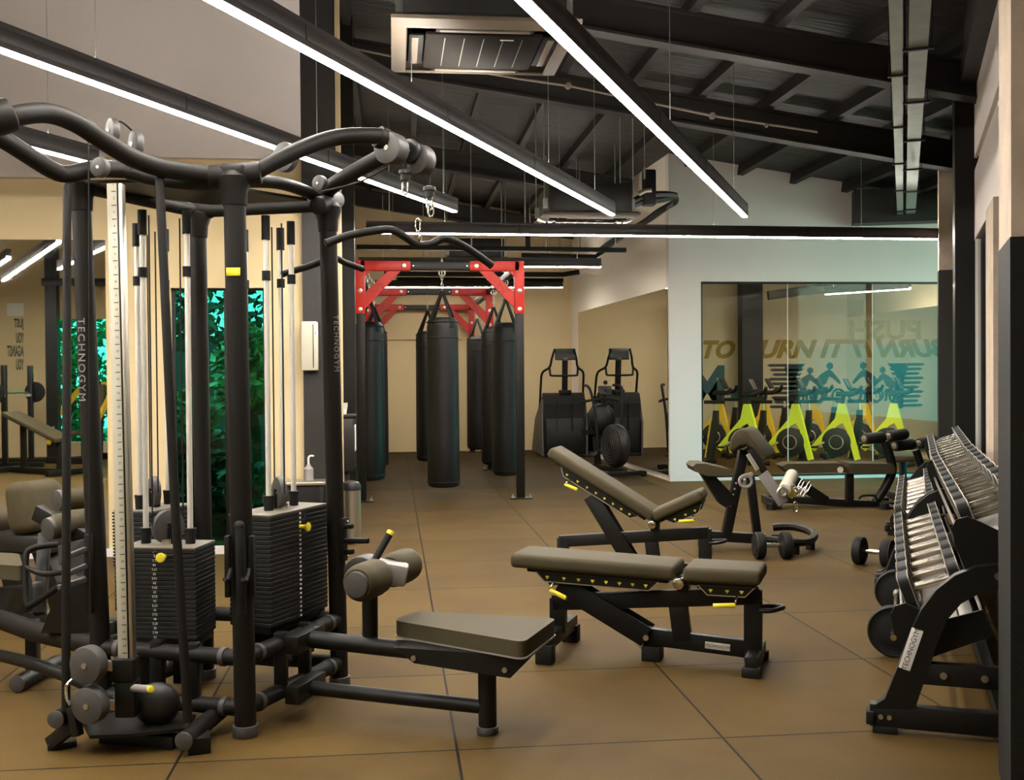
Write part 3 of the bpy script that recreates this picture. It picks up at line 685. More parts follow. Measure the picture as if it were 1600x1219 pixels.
for (x, y0, y1, d) in ((633, 245, 266, 4.44), (671, 262, 292, 4.52)):
    mb = MB(); mb.cyl(D(x, y0, d), D(x, y1, d), .0045, n=8); mb.build('cable', M_['rubber'], st)
    mb = MB(); p = D(x, y1+7, d); mb.lathe(p+UP*.022, -UP, [(.010, 0), (.026, .004), (.027, .018), (.020, .022), (.018, .045), (.008, .05)], 18); mb.build('cable_stop', M_['dplastic'], st)
    snap_hook(D(x, y1+26, d))
snap_hook(D(673, 328, 4.52))
# -- base frame
def zpost(k, z): return on_post(k, z)
for a, b in (('F', 'R'), ('F', 'L'), ('R', 'B'), ('L', 'B')):
    for z in (.295, .105):
        p, q = zpost(a, z), zpost(b, z); v = (q-p).normalized()
        mb = MB(); mb.cyl(p, q, .032, n=18); fr = mb.build('base_tube', M_['char'], st)
        for c, s in ((p, 1), (q, -1)):
            if a == 'L' or b == 'B': continue
            mb = MB(); mb.cyl(c+v*s*.075, c+v*s*.098, .0365, n=18, bevel=.003); mb.build('collar', M_['plastic'], fr)
for f in (.35, .6):
    for a, b in (('F', 'R'), ('F', 'L')):
        p = zpost(a, .09).lerp(zpost(b, .09), f); mb = MB(); mb.box(p+UP*.12, (.05, .05, .26), (0, 0, -PSI), bevel=.006); mb.build('base_strut', M_['black'], st)
# -- weight stacks
def stack(c, face, wd, dp, z0s, z1s, n, numbers=None, pin=None, rod_top=TOPZ-.03, rods=(-.1, .1), pulley=True):
    """c floor point of the stack's middle, face = outward direction of its numbered side"""
    f = Vector(face).normalized(); x = Vector((-f.y, f.x, 0)); R = Matrix((x, f, UP)).transposed().to_3x3(); c = Vector((c[0], c[1], 0))
    h = (z1s-z0s)/n
    mb = MB(); mb.box(c+UP*(z0s-.015), (wd*.96, dp*.9, .03), R, .004); mb.box(c+UP*(z0s-.1)+x*wd*.25, (.06, dp*.8, .16), R, .004); mb.box(c+UP*(z0s-.1)-x*wd*.25, (.06, dp*.8, .16), R, .004)
    ws = mb.build('weight_stack', M_['black'], st)
    proto = None
    for i in range(n):
        if proto is None:
            mb = MB(); mb.box(c+UP*(z0s+h*.5), (wd, dp, h*.93), R, h*.14, 1); proto = mb.build('weight_plate', M_['stackm'], ws)
        else:
            q = proto.copy(); COL.objects.link(q); q.parent = ws; q.location = (0, 0, h*i); ROOT[q.name] = ROOT[ws.name]
    mb = MB(); mb.box(c+UP*(z1s+.004), (wd*1.0, dp, .008), R, .002); mb.build('top_plate', M_['stacktop'], ws)
    if numbers: texts('weight_numbers', [(s_, .0135, c+f*(dp/2+.0015)+x*(wd*.04)*(-1)+UP*(z1s-h*(i+.5)), -x, UP) for i, s_ in enumerate(numbers)], M_['white'], ws)
    else:
        mb = MB()
        for i in range(n): mb.box(c+f*(dp/2)+UP*(z1s-h*(i+.5)), (.012, .004, h*.4), R)
        mb.build('weight_numbers', M_['white'], ws)
    if pin is not None:
        p = c+f*(dp/2)+UP*(z1s-h*(pin+.5))+x*(.03 if numbers else 0)
        mb = MB(); mb.cyl(p, p+f*.03, .009, n=12); mb.cyl(p+f*.03, p+f*.045, .019, n=16, bevel=.004); mb.build('selector_pin', M_['yellow'], st)
        mb = MB(); mb.tube([p+f*.03+UP*.01, p+f*.05+UP*.03-x*.03, p+f*.03+UP*(h*pin+.01)-x*.02], .003, 6); mb.build('pin_cord', M_['rubber'], st)
    for rx in rods:
        b = c+x*rx+UP*z1s
        mb = MB(); mb.cyl(b, Vector((b.x, b.y, rod_top)), .0115, n=16); ro = mb.build('guide_rod', M_['rod'], st)
        mb = MB(); mb.lathe(b, UP, [(.019, 0), (.021, .05), (.024, .07), (0.001, .071)], 18); mb.build('rod_bushing', M_['rubber'], ro)
        mb = MB(); mb.cyl(Vector((b.x, b.y, rod_top-.24)), Vector((b.x, b.y, rod_top-.2)), .018, n=16); mb.build('rod_stop', M_['rubber'], ro)
        mb = MB(); mb.cyl(Vector((b.x, b.y, rod_top-.07)), Vector((b.x, b.y, rod_top+.03)), .018, n=16); mb.build('rod_socket', M_['char'], ro)
    if pulley:
        pc_ = c+UP*(z1s+.075); u = (x*.78+f*.62).normalized()
        hub(pc_, u, .068, .03, M_['plastic'])
        mb = MB(); mb.box(pc_-UP*.04+u*.02, (.02, .008, .11), Matrix((u.cross(UP), u, UP)).transposed().to_3x3()); mb.box(pc_-UP*.04-u*.02, (.02, .008, .11), Matrix((u.cross(UP), u, UP)).transposed().to_3x3()); mb.build('pulley_bracket', M_['black'], st)
        for sg in (-1, 1):
            q = pc_+(u.cross(UP))*sg*.066; mb = MB(); mb.cyl(q, Vector((q.x, q.y, rod_top)), .0035, n=6); mb.build('cable', M_['rubber'], st)
    mb = MB(); mb.cyl(c+f*.02+UP*z1s, c+f*.02+UP*(z1s+.03), .02, n=12); mb.build('stack_bolt', M_['chrome'], st)
M_['stackm'] = mat('cast_weight_plates', (.0105, .0095, .0085), .6, bump=.05, scale=150, var=.15, spec=.25)
M_['stacktop'] = mat('weight_top_plate', (.13, .11, .085), .45, var=.1)
nums = ['2.5', '5', '7.5', '10', '12.5', '15', '17.5', '20', '22.5', '25', '27.5', '30', '32.5', '35', '37.5', '40', '42.5', '45', '47.5', '50']
fLF = W(-.07, -.6); s1 = C((260-800)/1690*4.33, 4.33)
stack(s1, fLF, .31, .2, .33, .685, 20, nums, 1, rods=(.093, -.093))
e = posts['R'][0]-posts['F'][0]; e.z = 0; e.normalize(); nFR = Vector((e.y, -e.x, 0))
if nFR.dot(r0) < 0: nFR = -nFR
s2 = C(-.90, 4.56)-nFR*.1
stack(s2, nFR, .44, .2, .34, .79, 24, None, 3, rods=(.11, -.08))
stack(C(-1.60, 4.82), W(-.9, .3), .3, .2, .34, .775, 22, None, None, rods=(.1, -.1))
stack(C(-1.13, 4.93), W(.25, .9), .26, .18, .34, .70, 20, None, None, rods=(.09, -.09), pulley=False)
# -- adjustable pulley column with its printed scale
b, t = D(195, 1032, 3.92), D(177, 288, 3.98); up = (t-b).normalized(); xr = (r0-up*r0.dot(up)).normalized(); fr_ = up.cross(xr)
mb = MB(); mb.beam(b, t, .04, .036, up=xr, bevel=.003); col = mb.build('scale_column', M_['cream'], st)
mb = MB(); mb.beam(b+xr*.021, t+xr*.021, .034, .008, up=xr, bevel=.001); mb.build('notched_rail', M_['black'], col)
mb = MB(); mb.beam(b+xr*.031, t+xr*.031, .04, .013, up=xr, bevel=.003); mb.build('guide_profile', M_['steel'], col)
fn = fr_ if fr_.dot(FH) < 0 else -fr_
L_ = (t-b).length; mb = MB(); its = []
for i in range(34):
    p = b+up*(L_*(i+.6)/34.2)+fn*.0203
    mb.box(p+xr*.008, (.017, .001, .003), Matrix((xr, fn, up)).transposed().to_3x3()); its.append((str(34-i), .012, p+up*L_/68-xr*-.008+fn*.0004, xr, up))
mb.build('scale_marking', M_['inkdark'], col); texts('scale_numbers', its, M_['inkdark'], col)
mb = MB()
for i in range(17): mb.box(b+up*(L_*(.2+.0068*i))-xr*.024, (.008, .03, .006), Matrix((xr, fn, up)).transposed().to_3x3())
mb.build('notch_strip', M_['black'], col)
mb = MB(); mb.box(D(196, 1045, 3.92), (.085, .075, .085), (0, 0, -PSI), .008); mb.box(D(200, 1090, 3.92), (.075, .075, .13), (0, 0, -PSI), .008); mb.build('carriage', M_['black'], st)
mb = MB(); mb.sphere(D(245, 1100, 3.98), .085, (1, .6, .95)); mb.build('carriage_cover', M_['dplastic'], st)
mb = MB(); mb.cyl(D(205, 1075, 3.9), D(234, 1077, 3.84), .014, n=14); kb = mb.build('adjusting_knob', M_['lplastic'], st); mb = MB(); mb.cyl(D(233, 1077, 3.842), D(237, 1077, 3.832), .013, n=14, bevel=.003); mb.build('knob_cap', M_['yellow'], kb)
hub(D(139, 1038, 3.83), W(-.3, -.95), .066, .05, M_['plastic'], 'pulley_cover'); hub(D(142, 1101, 3.83), W(-.3, -.95), .066, .05, M_['plastic'], 'pulley_cover')
for y in (1037, 1098): mb = MB(); mb.beam(D(148, y, 3.86), D(192, y+6, 3.92), .03, .035); mb.build('pulley_arm', M_['steel'], st)
mb = MB(); mb.tube([D(112, 1062, 3.86), D(104, 1072, 3.84), D(104, 1090, 3.83), D(110, 1102, 3.82)], .006, 8); mb.build('snap_hook', M_['chrome'], st)
pts = [D(105, 290, 4.1), D(104, 700, 3.96), D(103, 1112, 3.88)]; mb = MB(); mb.tube(pts, .0155, 14); mb.build('guard_tube', M_['char'], st)
pts = [D(249, 278, 4.0), D(256, 420, 3.97), D(272, 760, 3.93), D(294, 1128, 3.9)]; mb = MB(); mb.tube(pts, .0165, 14); mb.build('guard_tube', M_['char'], st)
mb = MB(); z = .075; mb.poly([Z(128, 1128, z), Z(190, 1112, z), Z(305, 1118, z), Z(292, 1140, z), Z(200, 1150, z), Z(140, 1152, z)], (0, 0, .012)); mb.build('base_plate', M_['char'], st)
mb = MB(); mb.cyl(Z(288, 1158, .06), Z(345, 1110, .07), .033, n=20); ft = mb.build('foot_tube', M_['char'], st)
mb = MB(); v = (Z(288, 1158, .06)-Z(345, 1110, .07)).normalized(); mb.cyl(Z(288, 1158, .06), Z(288, 1158, .06)+v*.008, .034, n=20, bevel=.003); mb.build('end_cap', M_['plastic'], ft)
mb = MB(); mb.cyl(D(88, 1124, 3.86), D(130, 1098, 4.05), .031, n=20); ft = mb.build('foot_tube', M_['char'], st)
mb = MB(); v = (D(88, 1124, 3.86)-D(130, 1098, 4.05)).normalized(); mb.cyl(D(88, 1124, 3.86), D(88, 1124, 3.86)+v*.008, .032, n=20, bevel=.003); mb.build('end_cap', M_['plastic'], ft)
mb = MB(); mb.beam(D(122, 1128, 3.87), Z(78, 1162, .02), .03, .05); mb.beam(Z(74, 1166, .012), Z(120, 1160, .012), .05, .024); mb.beam(D(112, 1105, 3.87), D(122, 1150, 3.86), .03, .035); mb.build('foot', M_['black'], st)
mb = MB(); mb.beam(Z(160, 1150, .03), Z(275, 1158, .03), .05, .045); mb.beam(Z(312, 1180, .0)+UP*.03, Z(305, 1150, .0)+UP*.03, .08, .06); mb.build('foot', M_['black'], st)
mb = MB(); mb.cyl(D(138, 205, 3.95), D(141, 1010, 3.86), .003, n=6); mb.build('cable', M_['rubber'], st)
# -- handle holders on the posts
def holder(k_, z0h, z1h, side, pegs):
    p = on_post(k_, (z0h+z1h)/2)+side*posts[k_][2]; y = side.cross(UP)
    mb = MB(); mb.box(p, (.012, .05, z1h-z0h), Matrix((side, y, UP)).transposed().to_3x3(), .004); h = mb.build('handle_holder', M_['char'], st)
    for zz, L, r in pegs:
        q = on_post(k_, zz)+side*posts[k_][2]; mb = MB(); mb.beam(q, q+side*L+UP*.006, .02, r*2, bevel=.006); mb.build('peg', M_['char'], h)
    mb = MB()
    for zz in (z0h+.02, z1h-.02): q = on_post(k_, zz)+side*(posts[k_][2]+.004); mb.cyl(q-y*.02+side*.0, q-y*.028, .006, n=10)
    mb.build('bolt', M_['steel'], h)
holder('R', .55, .74, nFR, ((.64, .125, .012), (.59, .05, .012), (.70, .05, .01)))
for sx_ in (-1, 1):
    c = D(375+sx_*19, 885, 4.03); mb = MB(); mb.box(c, (.02, .03, .23), (0, 0, -PSI), .004); h = mb.build('handle_holder', M_['char'], st)
    mb = MB(); a = D(375+sx_*14, 890, 4.0); mb.tube([a, a-UP*.03-FH*.05, a-UP*.02-FH*.09], .008, 8); mb.build('peg', M_['char'], h)
mb = MB(); mb.tube([D(374, 822, 3.98), D(376, 870, 3.97), D(378, 960, 4.0)], .018, 14); mb.sphere(D(374, 822, 3.98), .02); mb.build('hanging_grip', M_['rubber'], st)
c = D(139, 897, 4.2); mb = MB(); mb.box(c, (.03, .02, .31), (0, 0, -PSI), .005); h = mb.build('handle_holder', M_['char'], st)
for y0_, x1_ in ((858, 100), (884, 104), (905, 90)):
    mb = MB(); mb.beam(D(135, y0_, 4.19), D(x1_, y0_+14, 4.1), .02, .022, bevel=.006); mb.build('peg', M_['plastic'], h)
# -- lettering, sticker
def post_text(k_, zc, ang_dir, size, s):
    p = on_post(k_, zc)+ang_dir*(posts[k_][2]+.001); x = ang_dir.cross(UP); text('lettering', s, size, M_['lplastic'], p, -UP, -x if (-UP).cross(-x).dot(ang_dir) > 0 else x, st, space=1.25)
post_text('L', 1.43, (-FH*.95-r0*.3).normalized(), .045, 'TECHNOGYM')
post_text('R', 1.50, (nFR*.85-FH*.5).normalized(), .034, 'TECHNOGYM')
p = on_post('F', 1.75)-FH*.0425; mb = MB(); mb.box(p, (.052, .003, .03), (0, 0, -PSI), .001); mb.build('sticker', M_['yellow'], st)

# -- low row / leg roller station on the right side
A0, A1 = C(-.83, 4.29), Z(762, 1146); ud = (A1-A0); Lb_ = ud.length; ud.normalize(); vd = UP.cross(ud)
if vd.dot(FH) < 0: vd = -vd
mb = MB(); mb.cyl(A0+UP*.315, A1+UP*.285, .034, n=20); mb.build('bench_tube', M_['black'], st)
mb = MB(); mb.cyl(A0+UP*.12, A1+UP*.10, .028, n=20); mb.build('bench_tube', M_['black'], st)
mb = MB(); mb.cyl(A1, A1+UP*.33, .035, n=22); po = mb.build('bench_post', M_['black'], st); mb = MB(); mb.cyl(A1, A1+UP*.03, .042, n=22, bevel=.005); mb.build('foot_cap', M_['plastic'], po)
for z, x in ((.315, .0), (.12, 0)): mb = MB(); mb.beam(A0+UP*z-vd*.12, A0+UP*z+vd*.12, .06, .07); mb.build('bench_mount', M_['black'], st)
zs = .365
cor = [(-.475, 4.235), (-.40, 4.40), (.17, 4.25), (.035, 3.87)]
out = []
P4 = [C(a, d, zs) for a, d in cor]
def rounded(P, r=.05, k_=5):
    res = []; n = len(P)
    for i in range(n):
        a, b, c = P[i-1], P[i], P[(i+1) % n]; u = (a-b).normalized()*r; v = (c-b).normalized()*r
        for j in range(k_+1):
            t = j/k_; res.append((b+u)*(1-t)**2+b*2*t*(1-t)+(b+v)*t*t)
    return res
mb = MB(); mb.poly(rounded(P4, .045), UP*.065); seat = mb.build('seat_pad', M_['pad'], st, bevel=.02, sharp=60)
cen = sum(P4, Vector())/4
mb = MB(); mb.poly([cen+(p-cen)*1.015-UP*.03 for p in rounded(P4, .045)], UP*.006); mb.build('piping', M_['lplastic'], seat)
mb = MB()
inner = [cen+(p-cen)*.86 for p in P4]
prof = [A0+ud*.42+UP*.33, A1+ud*.20+UP*.33, A1+ud*.12+UP*.245, A0+ud*.5+UP*.275]
mb.poly(prof, vd*.2); mb.build('seat_support', M_['black'], st)
for f, z in ((A0+ud*.50, .295), (A1+ud*.10, .275)):
    mb = MB(); mb.cyl(f-vd*.1+UP*z, f-vd*.108+UP*z, .010, n=12); mb.build('bolt', M_['steel'], st)
rc = C(-.565, 4.24); mb = MB(); mb.cyl(rc+UP*.3, rc+UP*.52, .031, n=20); mb.build('roller_post', M_['black'], st)
ra = W(.33, .94).normalized(); hc = C(-.515, 4.26, .575)
def roll(p, q, r, par=None):
    a = (q-p).normalized(); mb = MB(); mb.lathe(p, a, [(.02, 0), (r*.8, .002), (r*.96, .02), (r, .045), (r, (q-p).length-.045), (r*.96, (q-p).length-.02), (r*.8, (q-p).length-.002), (.02, (q-p).length)], 28); o = mb.build('roller_pad', M_['pad'], st)
    mb = MB(); mb.lathe(p-a*.006, -a, [(.05, -.01), (.048, .006), (.02, .012), (.001, .012)], 18); mb.build('roller_cap', M_['plastic'], o); return o
roll(hc-ra*.22, hc-ra*.035, .072); roll(hc+ra*.06, hc+ra*.25, .07)
mb = MB(); mb.beam(hc-ra*.0+ud*-.06+UP*.02, hc+ra*.05+ud*.08-UP*.01, .10, .085, bevel=.014); mb.build('pivot_bracket', M_['lplastic'], st)
mb = MB(); mb.cyl(hc-ud*.075-ra*.05-UP*.0, hc-ud*.075+ra*.04, .075, n=28, bevel=.01); mb.build('pivot_disc', M_['dplastic'], st)
lv0, lv1 = D(583, 880, 4.25), D(608, 836, 4.3); mb = MB(); mb.cyl(lv0-(lv1-lv0)*.2, lv1, .0145, n=16); lv = mb.build('lever', M_['rubber'], st); mb = MB(); v = (lv1-lv0).normalized(); mb.cyl(lv1, lv1+v*.018, .016, n=16, bevel=.004); mb.build('lever_tip', M_['yellow'], lv); mb = MB(); mb.cyl(lv0-v*.02, lv0+v*.012, .028, .021, n=18); mb.build('lever_collar', M_['plastic'], lv)

# -- left-hand station reaching out of the picture
L0, L1 = on_post('L', .3), D(-60, 958, 4.95)
mb = MB(); mb.tube([L0, D(60, 988, 4.5), D(0, 968, 4.75), L1], .042, 18); mb.build('bench_tube', M_['char'], st)
q0, q1 = Z(52, 1066), D(60, 985, 4.62); mb = MB(); mb.beam(q0+UP*.03, Vector((q0.x, q0.y, .28)), .05, .06); po = mb.build('bench_post', M_['black'], st)
mb = MB(); mb.cyl(Z(44, 1062, .04)-W(.02, .06), Z(90, 1035, .05), .036, n=18); mb.build('foot_tube', M_['black'], st)
mb = MB(); v = (Z(44, 1062, .04)-Z(90, 1035, .05)).normalized(); a = Z(44, 1062, .04)-W(.02, .06); mb.cyl(a, a+v*.008, .037, n=18, bevel=.003); mb.build('end_cap', M_['plastic'], st)
mb = MB(); mb.tube([on_post('L', .12), D(60, 1040, 4.5), D(-40, 1015, 4.9)], .026, 14); mb.build('bench_tube', M_['black'], st)
S4 = [D(-90, 905, 4.9), D(36, 912, 4.75), D(30, 880, 5.1), D(-90, 880, 5.2)]
for i in range(4): S4[i].z = .50
mb = MB(); mb.poly(rounded(S4, .04), UP*.065); mb.build('seat_pad', M_['pad'], st, bevel=.02, sharp=60)
mb = MB(); mb.poly([D(-40, 925, 4.9), D(33, 918, 4.85), D(20, 960, 4.85), D(-40, 960, 4.9)], FH*.16); mb.build('seat_support', M_['black'], st)
roll(D(78, 826, 4.75), D(133, 812, 4.9), .055); roll(D(92, 782, 5.0), D(150, 776, 5.15), .05)
mb = MB(); mb.beam(D(58, 800, 4.9), D(150, 850, 4.8), .05, .07); mb.beam(D(70, 835, 4.85), D(62, 960, 4.7), .05, .06); mb.build('roller_arm', M_['black'], st)
mb = MB(); mb.tube([D(92, 850, 4.7), D(48, 858, 4.68), D(40, 880, 4.66), D(42, 940, 4.62), D(52, 944, 4.6), D(95, 915, 4.5)], .014, 10); mb.tube([D(38, 885, 4.66), D(70, 897, 4.6), D(120, 890, 4.5)], .012, 10); mb.build('row_handle', M_['char'], st)
mb = MB(); mb.poly([D(72, 985, 4.4), D(104, 905, 4.35), D(150, 900, 4.35), D(152, 985, 4.35)], FH*.1); mb.build('foot_plate', M_['black'], st)
mb = MB(); mb.poly([D(93, 852, 4.55), D(134, 842, 4.5), D(134, 905, 4.45), D(95, 880, 4.5)], FH*.04); mb.build('arm_bracket', M_['char'], st)
hub(D(134, 925, 4.35), W(.4, -.9), .06, .04, M_['plastic'], 'pulley_cover')
mb = MB(); mb.cyl(D(58, 917, 4.62), D(58, 909, 4.62), .02, n=14, bevel=.004); mb.build('stop_knob', M_['plastic'], st)

# ================================================================== PULLDOWN BARS
def bar(label, pts, r, ring_at, par_lbl):
    t = thing('pulldown_bar', label, 'pulldown bar', (Vector(pts[0])+Vector(pts[-1]))/2)
    mb = MB(); mb.tube(pts, r, 14); mb.build('bar', M_['char'], t)
    for e0, e1 in ((pts[0], pts[1]), (pts[-1], pts[-2])):
        v = (Vector(e0)-Vector(e1)).normalized(); mb = MB(); mb.cyl(Vector(e0)-v*.002, Vector(e0)+v*.008, r*1.08, n=14, bevel=.003); mb.build('end_cap', M_['rubber'], t)
    return t
px = [(511, 380), (545, 368), (590, 360), (614, 360), (634, 371), (654, 383), (674, 381), (695, 373), (720, 382), (745, 398), (767, 414)]
t = bar('wavy black pulldown bar hanging by a clip from the right pulley arm', [D(x, y, 4.36+.30*(x-511)/256) for x, y in px], .0165, None, None)
mb = MB(); mb.torus(D(656, 372, 4.53), r0, .018, .005); mb.build('bar_ring', M_['chrome'], t)
snap_hook(D(653, 352, 4.53), 'snap_hook', .9, t)
t2 = [D(443, 428, 4.83), D(480, 417, 4.81), D(520, 404, 4.79), D(540, 411, 4.86), D(565, 420, 4.95)]
bar('shorter black bar held crosswise behind the right machine post', t2, .0145, None, None)

# ================================================================== HEAVY BAG RIG
RX0, RX1, RY = -.335, 1.385, (11.76, 15.4, 18.95)
ZR = at_y(690, 416, 11.76).z
rig = thing('heavy_bag_rig', 'black steel bag rig with red corner brackets standing before the back wall', 'bag rig', ((RX0+RX1)/2, 15.3, 0))
for Y in RY:
    for X, s in ((RX0, 1), (RX1, -1)):
        mb = MB(); mb.box((X, Y, ZR/2), (.09, .09, ZR), bevel=.006); po = mb.build('post', M_['black'], rig)
        mb = MB(); mb.box((X, Y, .006), (.24, .2, .012), bevel=.002)
        mb.build('floor_plate', M_['black'], po)
        for bx in (-.095, .095): mb = MB(); mb.cyl((X+bx, Y-.06, .01), (X+bx, Y-.06, .05), .012, n=10); mb.cyl((X+bx, Y-.06, .012), (X+bx, Y-.06, .026), .02, n=6); mb.build('anchor_bolt', M_['steel'], po)
        mb = MB(); mb.box((X, Y, ZR-.23), (.105, .105, .57), bevel=.006)
        mb.box((X+s*.27, Y, ZR), (.54, .105, .105), bevel=.006)
        mb.poly([(X+s*.30, Y, ZR-.05), (X+s*.44, Y, ZR-.05), (X+s*.05, Y, ZR-.46), (X+s*.05, Y, ZR-.29)], (0, .05, 0))
        mb.poly([(X+s*.05, Y+.0, ZR-.05), (X+s*.12, Y, ZR-.05), (X+s*.05, Y, ZR-.12)], (0, .05, 0))
        br = mb.build('corner_bracket', M_['red'], rig)
        mb = MB(); c = Vector((X+s*.215, Y-.027, ZR-.245)); q = [c+Vector((.06*math.cos(a), 0, .06*math.sin(a))) for a in (1.57, 3.67, 5.76)]
        for i in range(3): mb.beam(q[i], q[(i+1) % 3], .004, .008, up=(0, 1, 0), bevel=0)
        mb.build('triangle_mark', M_['rafter'], br)
        for p in ((X+s*.47, ZR), (X, ZR-.27), (X, ZR-.47)):
            mb = MB(); mb.cyl((p[0], Y-.052, p[1]), (p[0], Y-.064, p[1]), .024, n=18, bevel=.003); mb.build('bolt', M_['steel'], br)
    mb = MB(); mb.box(((RX0+RX1)/2, Y, ZR), (RX1-RX0-.1, .085, .085), bevel=.005); cb_ = mb.build('crossbeam', M_['black'], rig)
    mb = MB()
    for bx in (-.29, .29): mb.cyl(((RX0+RX1)/2+bx, Y-.043, ZR), ((RX0+RX1)/2+bx, Y-.046, ZR), .008, n=8)
    mb.build('bolt', M_['steel'], cb_)
for X in (RX0, RX1):
    for a, b in ((0, 1), (1, 2)):
        mb = MB(); mb.box((X, (RY[a]+RY[b])/2, ZR), (.075, RY[b]-RY[a]-.1, .075), bevel=.005); mb.build('side_beam', M_['black'], rig)
def bag(x, y, label, beam_z=None, r=.176, zb_=.14, zt_=1.98):
    t = thing('heavy_bag', label, 'punching bag', (x, y, zb_), 0, 'black heavy bags hanging from the red rig')
    h = zt_-zb_; zr_ = 2.27-zb_; zbm_ = ZR-.045-zb_
    mb = MB(); mb.lathe((0, 0, 0), UP, [(.02, 0), (r*.75, .003), (r*.93, .02), (r, .06), (r, .5), (r*.985, 1.0), (r*.97, h-.25), (r*.97, h-.1), (r*.9, h-.03), (r*.74, h), (.02, h+.004)], 30); mb.build('bag_body', M_['leather'], t, world=False)
    mb = MB()
    for z in (.06, h-.22, h-.05): mb.torus((0, 0, z), UP, r*(1.0 if z < 1 else .975), .006, 30, 6)
    mb.build('seam_band', M_['rubber'], t, world=False)
    for k_ in range(4):
        a = k_*math.pi/2+.6; q = Vector((math.cos(a), math.sin(a), 0))*(r*.86)
        mb = MB(); mb.beam(q*.99+UP*(h-.12)*1.0+q*.16, q+UP*(h+.0), .045, .008, up=q, bevel=.001); mb.beam(q+UP*h, UP*zr_+q*.03, .042, .007, up=q, bevel=.001); mb.build('strap', M_['rubber'], t, world=False)
    mb = MB(); mb.torus((0, 0, zr_+.02), XA, .028, .006, 18, 6); mb.build('hanging_ring', M_['steel'], t, world=False)
    mb = MB(); n = 4; dz = (zbm_-.03-zr_-.04)/n
    for i in range(n): 
        c = zr_+.045+dz*(i+.5); ax_ = XA if i % 2 else YA; o = YA if i % 2 else XA
        mb.tube([Vector((0, 0, c))+o*.011*math.cos(w_)+UP*(dz*.62)*math.sin(w_) for w_ in [j*.785 for j in range(8)]], .0042, 6, close=True, sub=2)
    mb.build('chain', M_['steel'], t, world=False)
    mb = MB(); mb.torus((0, 0, zbm_-.03), YA, .032, .008, 20, 8); mb.cyl((0, 0, zbm_-.01), (0, 0, zbm_+.13), .008, n=10); mb.cyl((0, 0, zbm_+.088), (0, 0, zbm_+.105), .016, n=6); mb.build('eye_bolt', M_['steel'], t, world=False)
    return t
p = at_y(692, 600, RY[0]); bag(p.x, p.y, 'heavy bag under the front red beam, the nearest one in the middle of the rig')
p = at_y(669, 600, RY[1]); bag(p.x, p.y, 'heavy bag under the second red beam, half hidden by the nearest middle bag')
bag(RX1-.02, 13.0, 'heavy bag just behind the front right post of the red rig')
bag(RX1-.02, 14.55, 'heavy bag second along the right side of the rig')
p = at_y(746, 600, 17.6); bag(p.x, p.y, 'heavy bag farthest back on the right side, ending above the floor near the wall')
bag(RX0+.07, 12.7, 'heavy bag right behind the front left post of the red rig')
bag(RX0+.10, 14.6, 'heavy bag farther back along the left side of the rig')

# ================================================================== WATER POINT BESIDE THE COLUMN
t = thing('water_dispenser', 'black water dispenser with paper notices behind the right machine post', 'water dispenser', at_y(520, 800, 9.35))
c = at_y(527, 690, 9.35); t.location = (c.x, c.y, 0); ROOT[t.name] = Matrix.Translation(t.location)
mb = MB(); mb.box((c.x, c.y, .78), (.30, .28, .46), bevel=.02); mb.build('body', M_['dplastic'], t)
mb = MB(); mb.box((c.x, c.y+.02, .29), (.2, .2, .56), bevel=.02); mb.box((c.x, c.y, .012), (.3, .3, .024), bevel=.005); mb.build('stand', M_['black'], t)
mb = MB(); mb.box((c.x, c.y, 1.015), (.33, .30, .03), bevel=.01); mb.build('top_cover', M_['black'], t)
mb = MB(); mb.box((c.x+.154, c.y-.02, .83), (.006, .2, .22), bevel=.001); mb.build('notice', M_['paper'], t)
mb = MB(); mb.box((c.x-.05, c.y-.13, .5), (.19, .02, .12), bevel=.004); mb.build('drip_tray', M_['steel'], t)
mb = MB(); mb.cyl((c.x-.03, c.y-.14, .64), (c.x-.03, c.y-.16, .58), .012, n=10); mb.build('tap', M_['ledred'], t)
for dx, lb in ((-.10, 'stack of white paper cups on the dispenser top, left one'), (.05, 'stack of white paper cups on the dispenser top, right one')):
    k_ = thing('paper_cup_stack', lb, 'paper cups', (c.x+dx, c.y-.02, 1.03)); mb = MB()
    mb.lathe((0, 0, 0), UP, [(.03, 0), (.042, .075), (.044, .078), (.038, .078), (.03, .01), (.001, .01)], 20); mb.build('cup', M_['paper'], k_, world=False)
    mb = MB(); mb.lathe((0, 0, .02), UP, [(.031, .0), (.043, .075), (.045, .078), (.038, .078), (.001, .02)], 20); mb.build('cup', M_['paper'], k_, world=False)
b = Z(549, 848); t = thing('waste_bin', 'slim stainless waste bin standing by the water dispenser', 'bin', b)
mb = MB(); mb.lathe((0, 0, 0), UP, [(.085, 0), (.085, .02), (.08, .022), (.08, .43)], 26); mb.build('body', M_['steel'], t, world=False)
mb = MB(); mb.lathe((0, 0, .43), UP, [(.082, 0), (.084, .03), (.07, .06), (.03, .075), (.001, .077)], 26); mb.build('lid', M_['dplastic'], t, world=False)
mb = MB(); mb.box((0, -.09, .02), (.06, .05, .016), bevel=.004); mb.build('pedal', M_['black'], t, world=False)
tb = at_y(480, 742, 8.95-.6); t = thing('side_table', 'low black side table between the cable machine and the column', 'table', (tb.x-.03, tb.y-.1, 0))
mb = MB(); mb.box((0, 0, .56), (.36, .26, .025), bevel=.005); mb.build('table_top', M_['steel'], t, world=False)
for sx_ in (-1, 1):
    for sy_ in (-1, 1): mb = MB(); mb.box((sx_*.15, sy_*.1, .275), (.03, .03, .55), bevel=.003); mb.build('leg', M_['black'], t, world=False)
mb = MB(); mb.box((0, 0, .36), (.31, .21, .36), bevel=.004); mb.build('cabinet_panel', M_['black'], t, world=False)
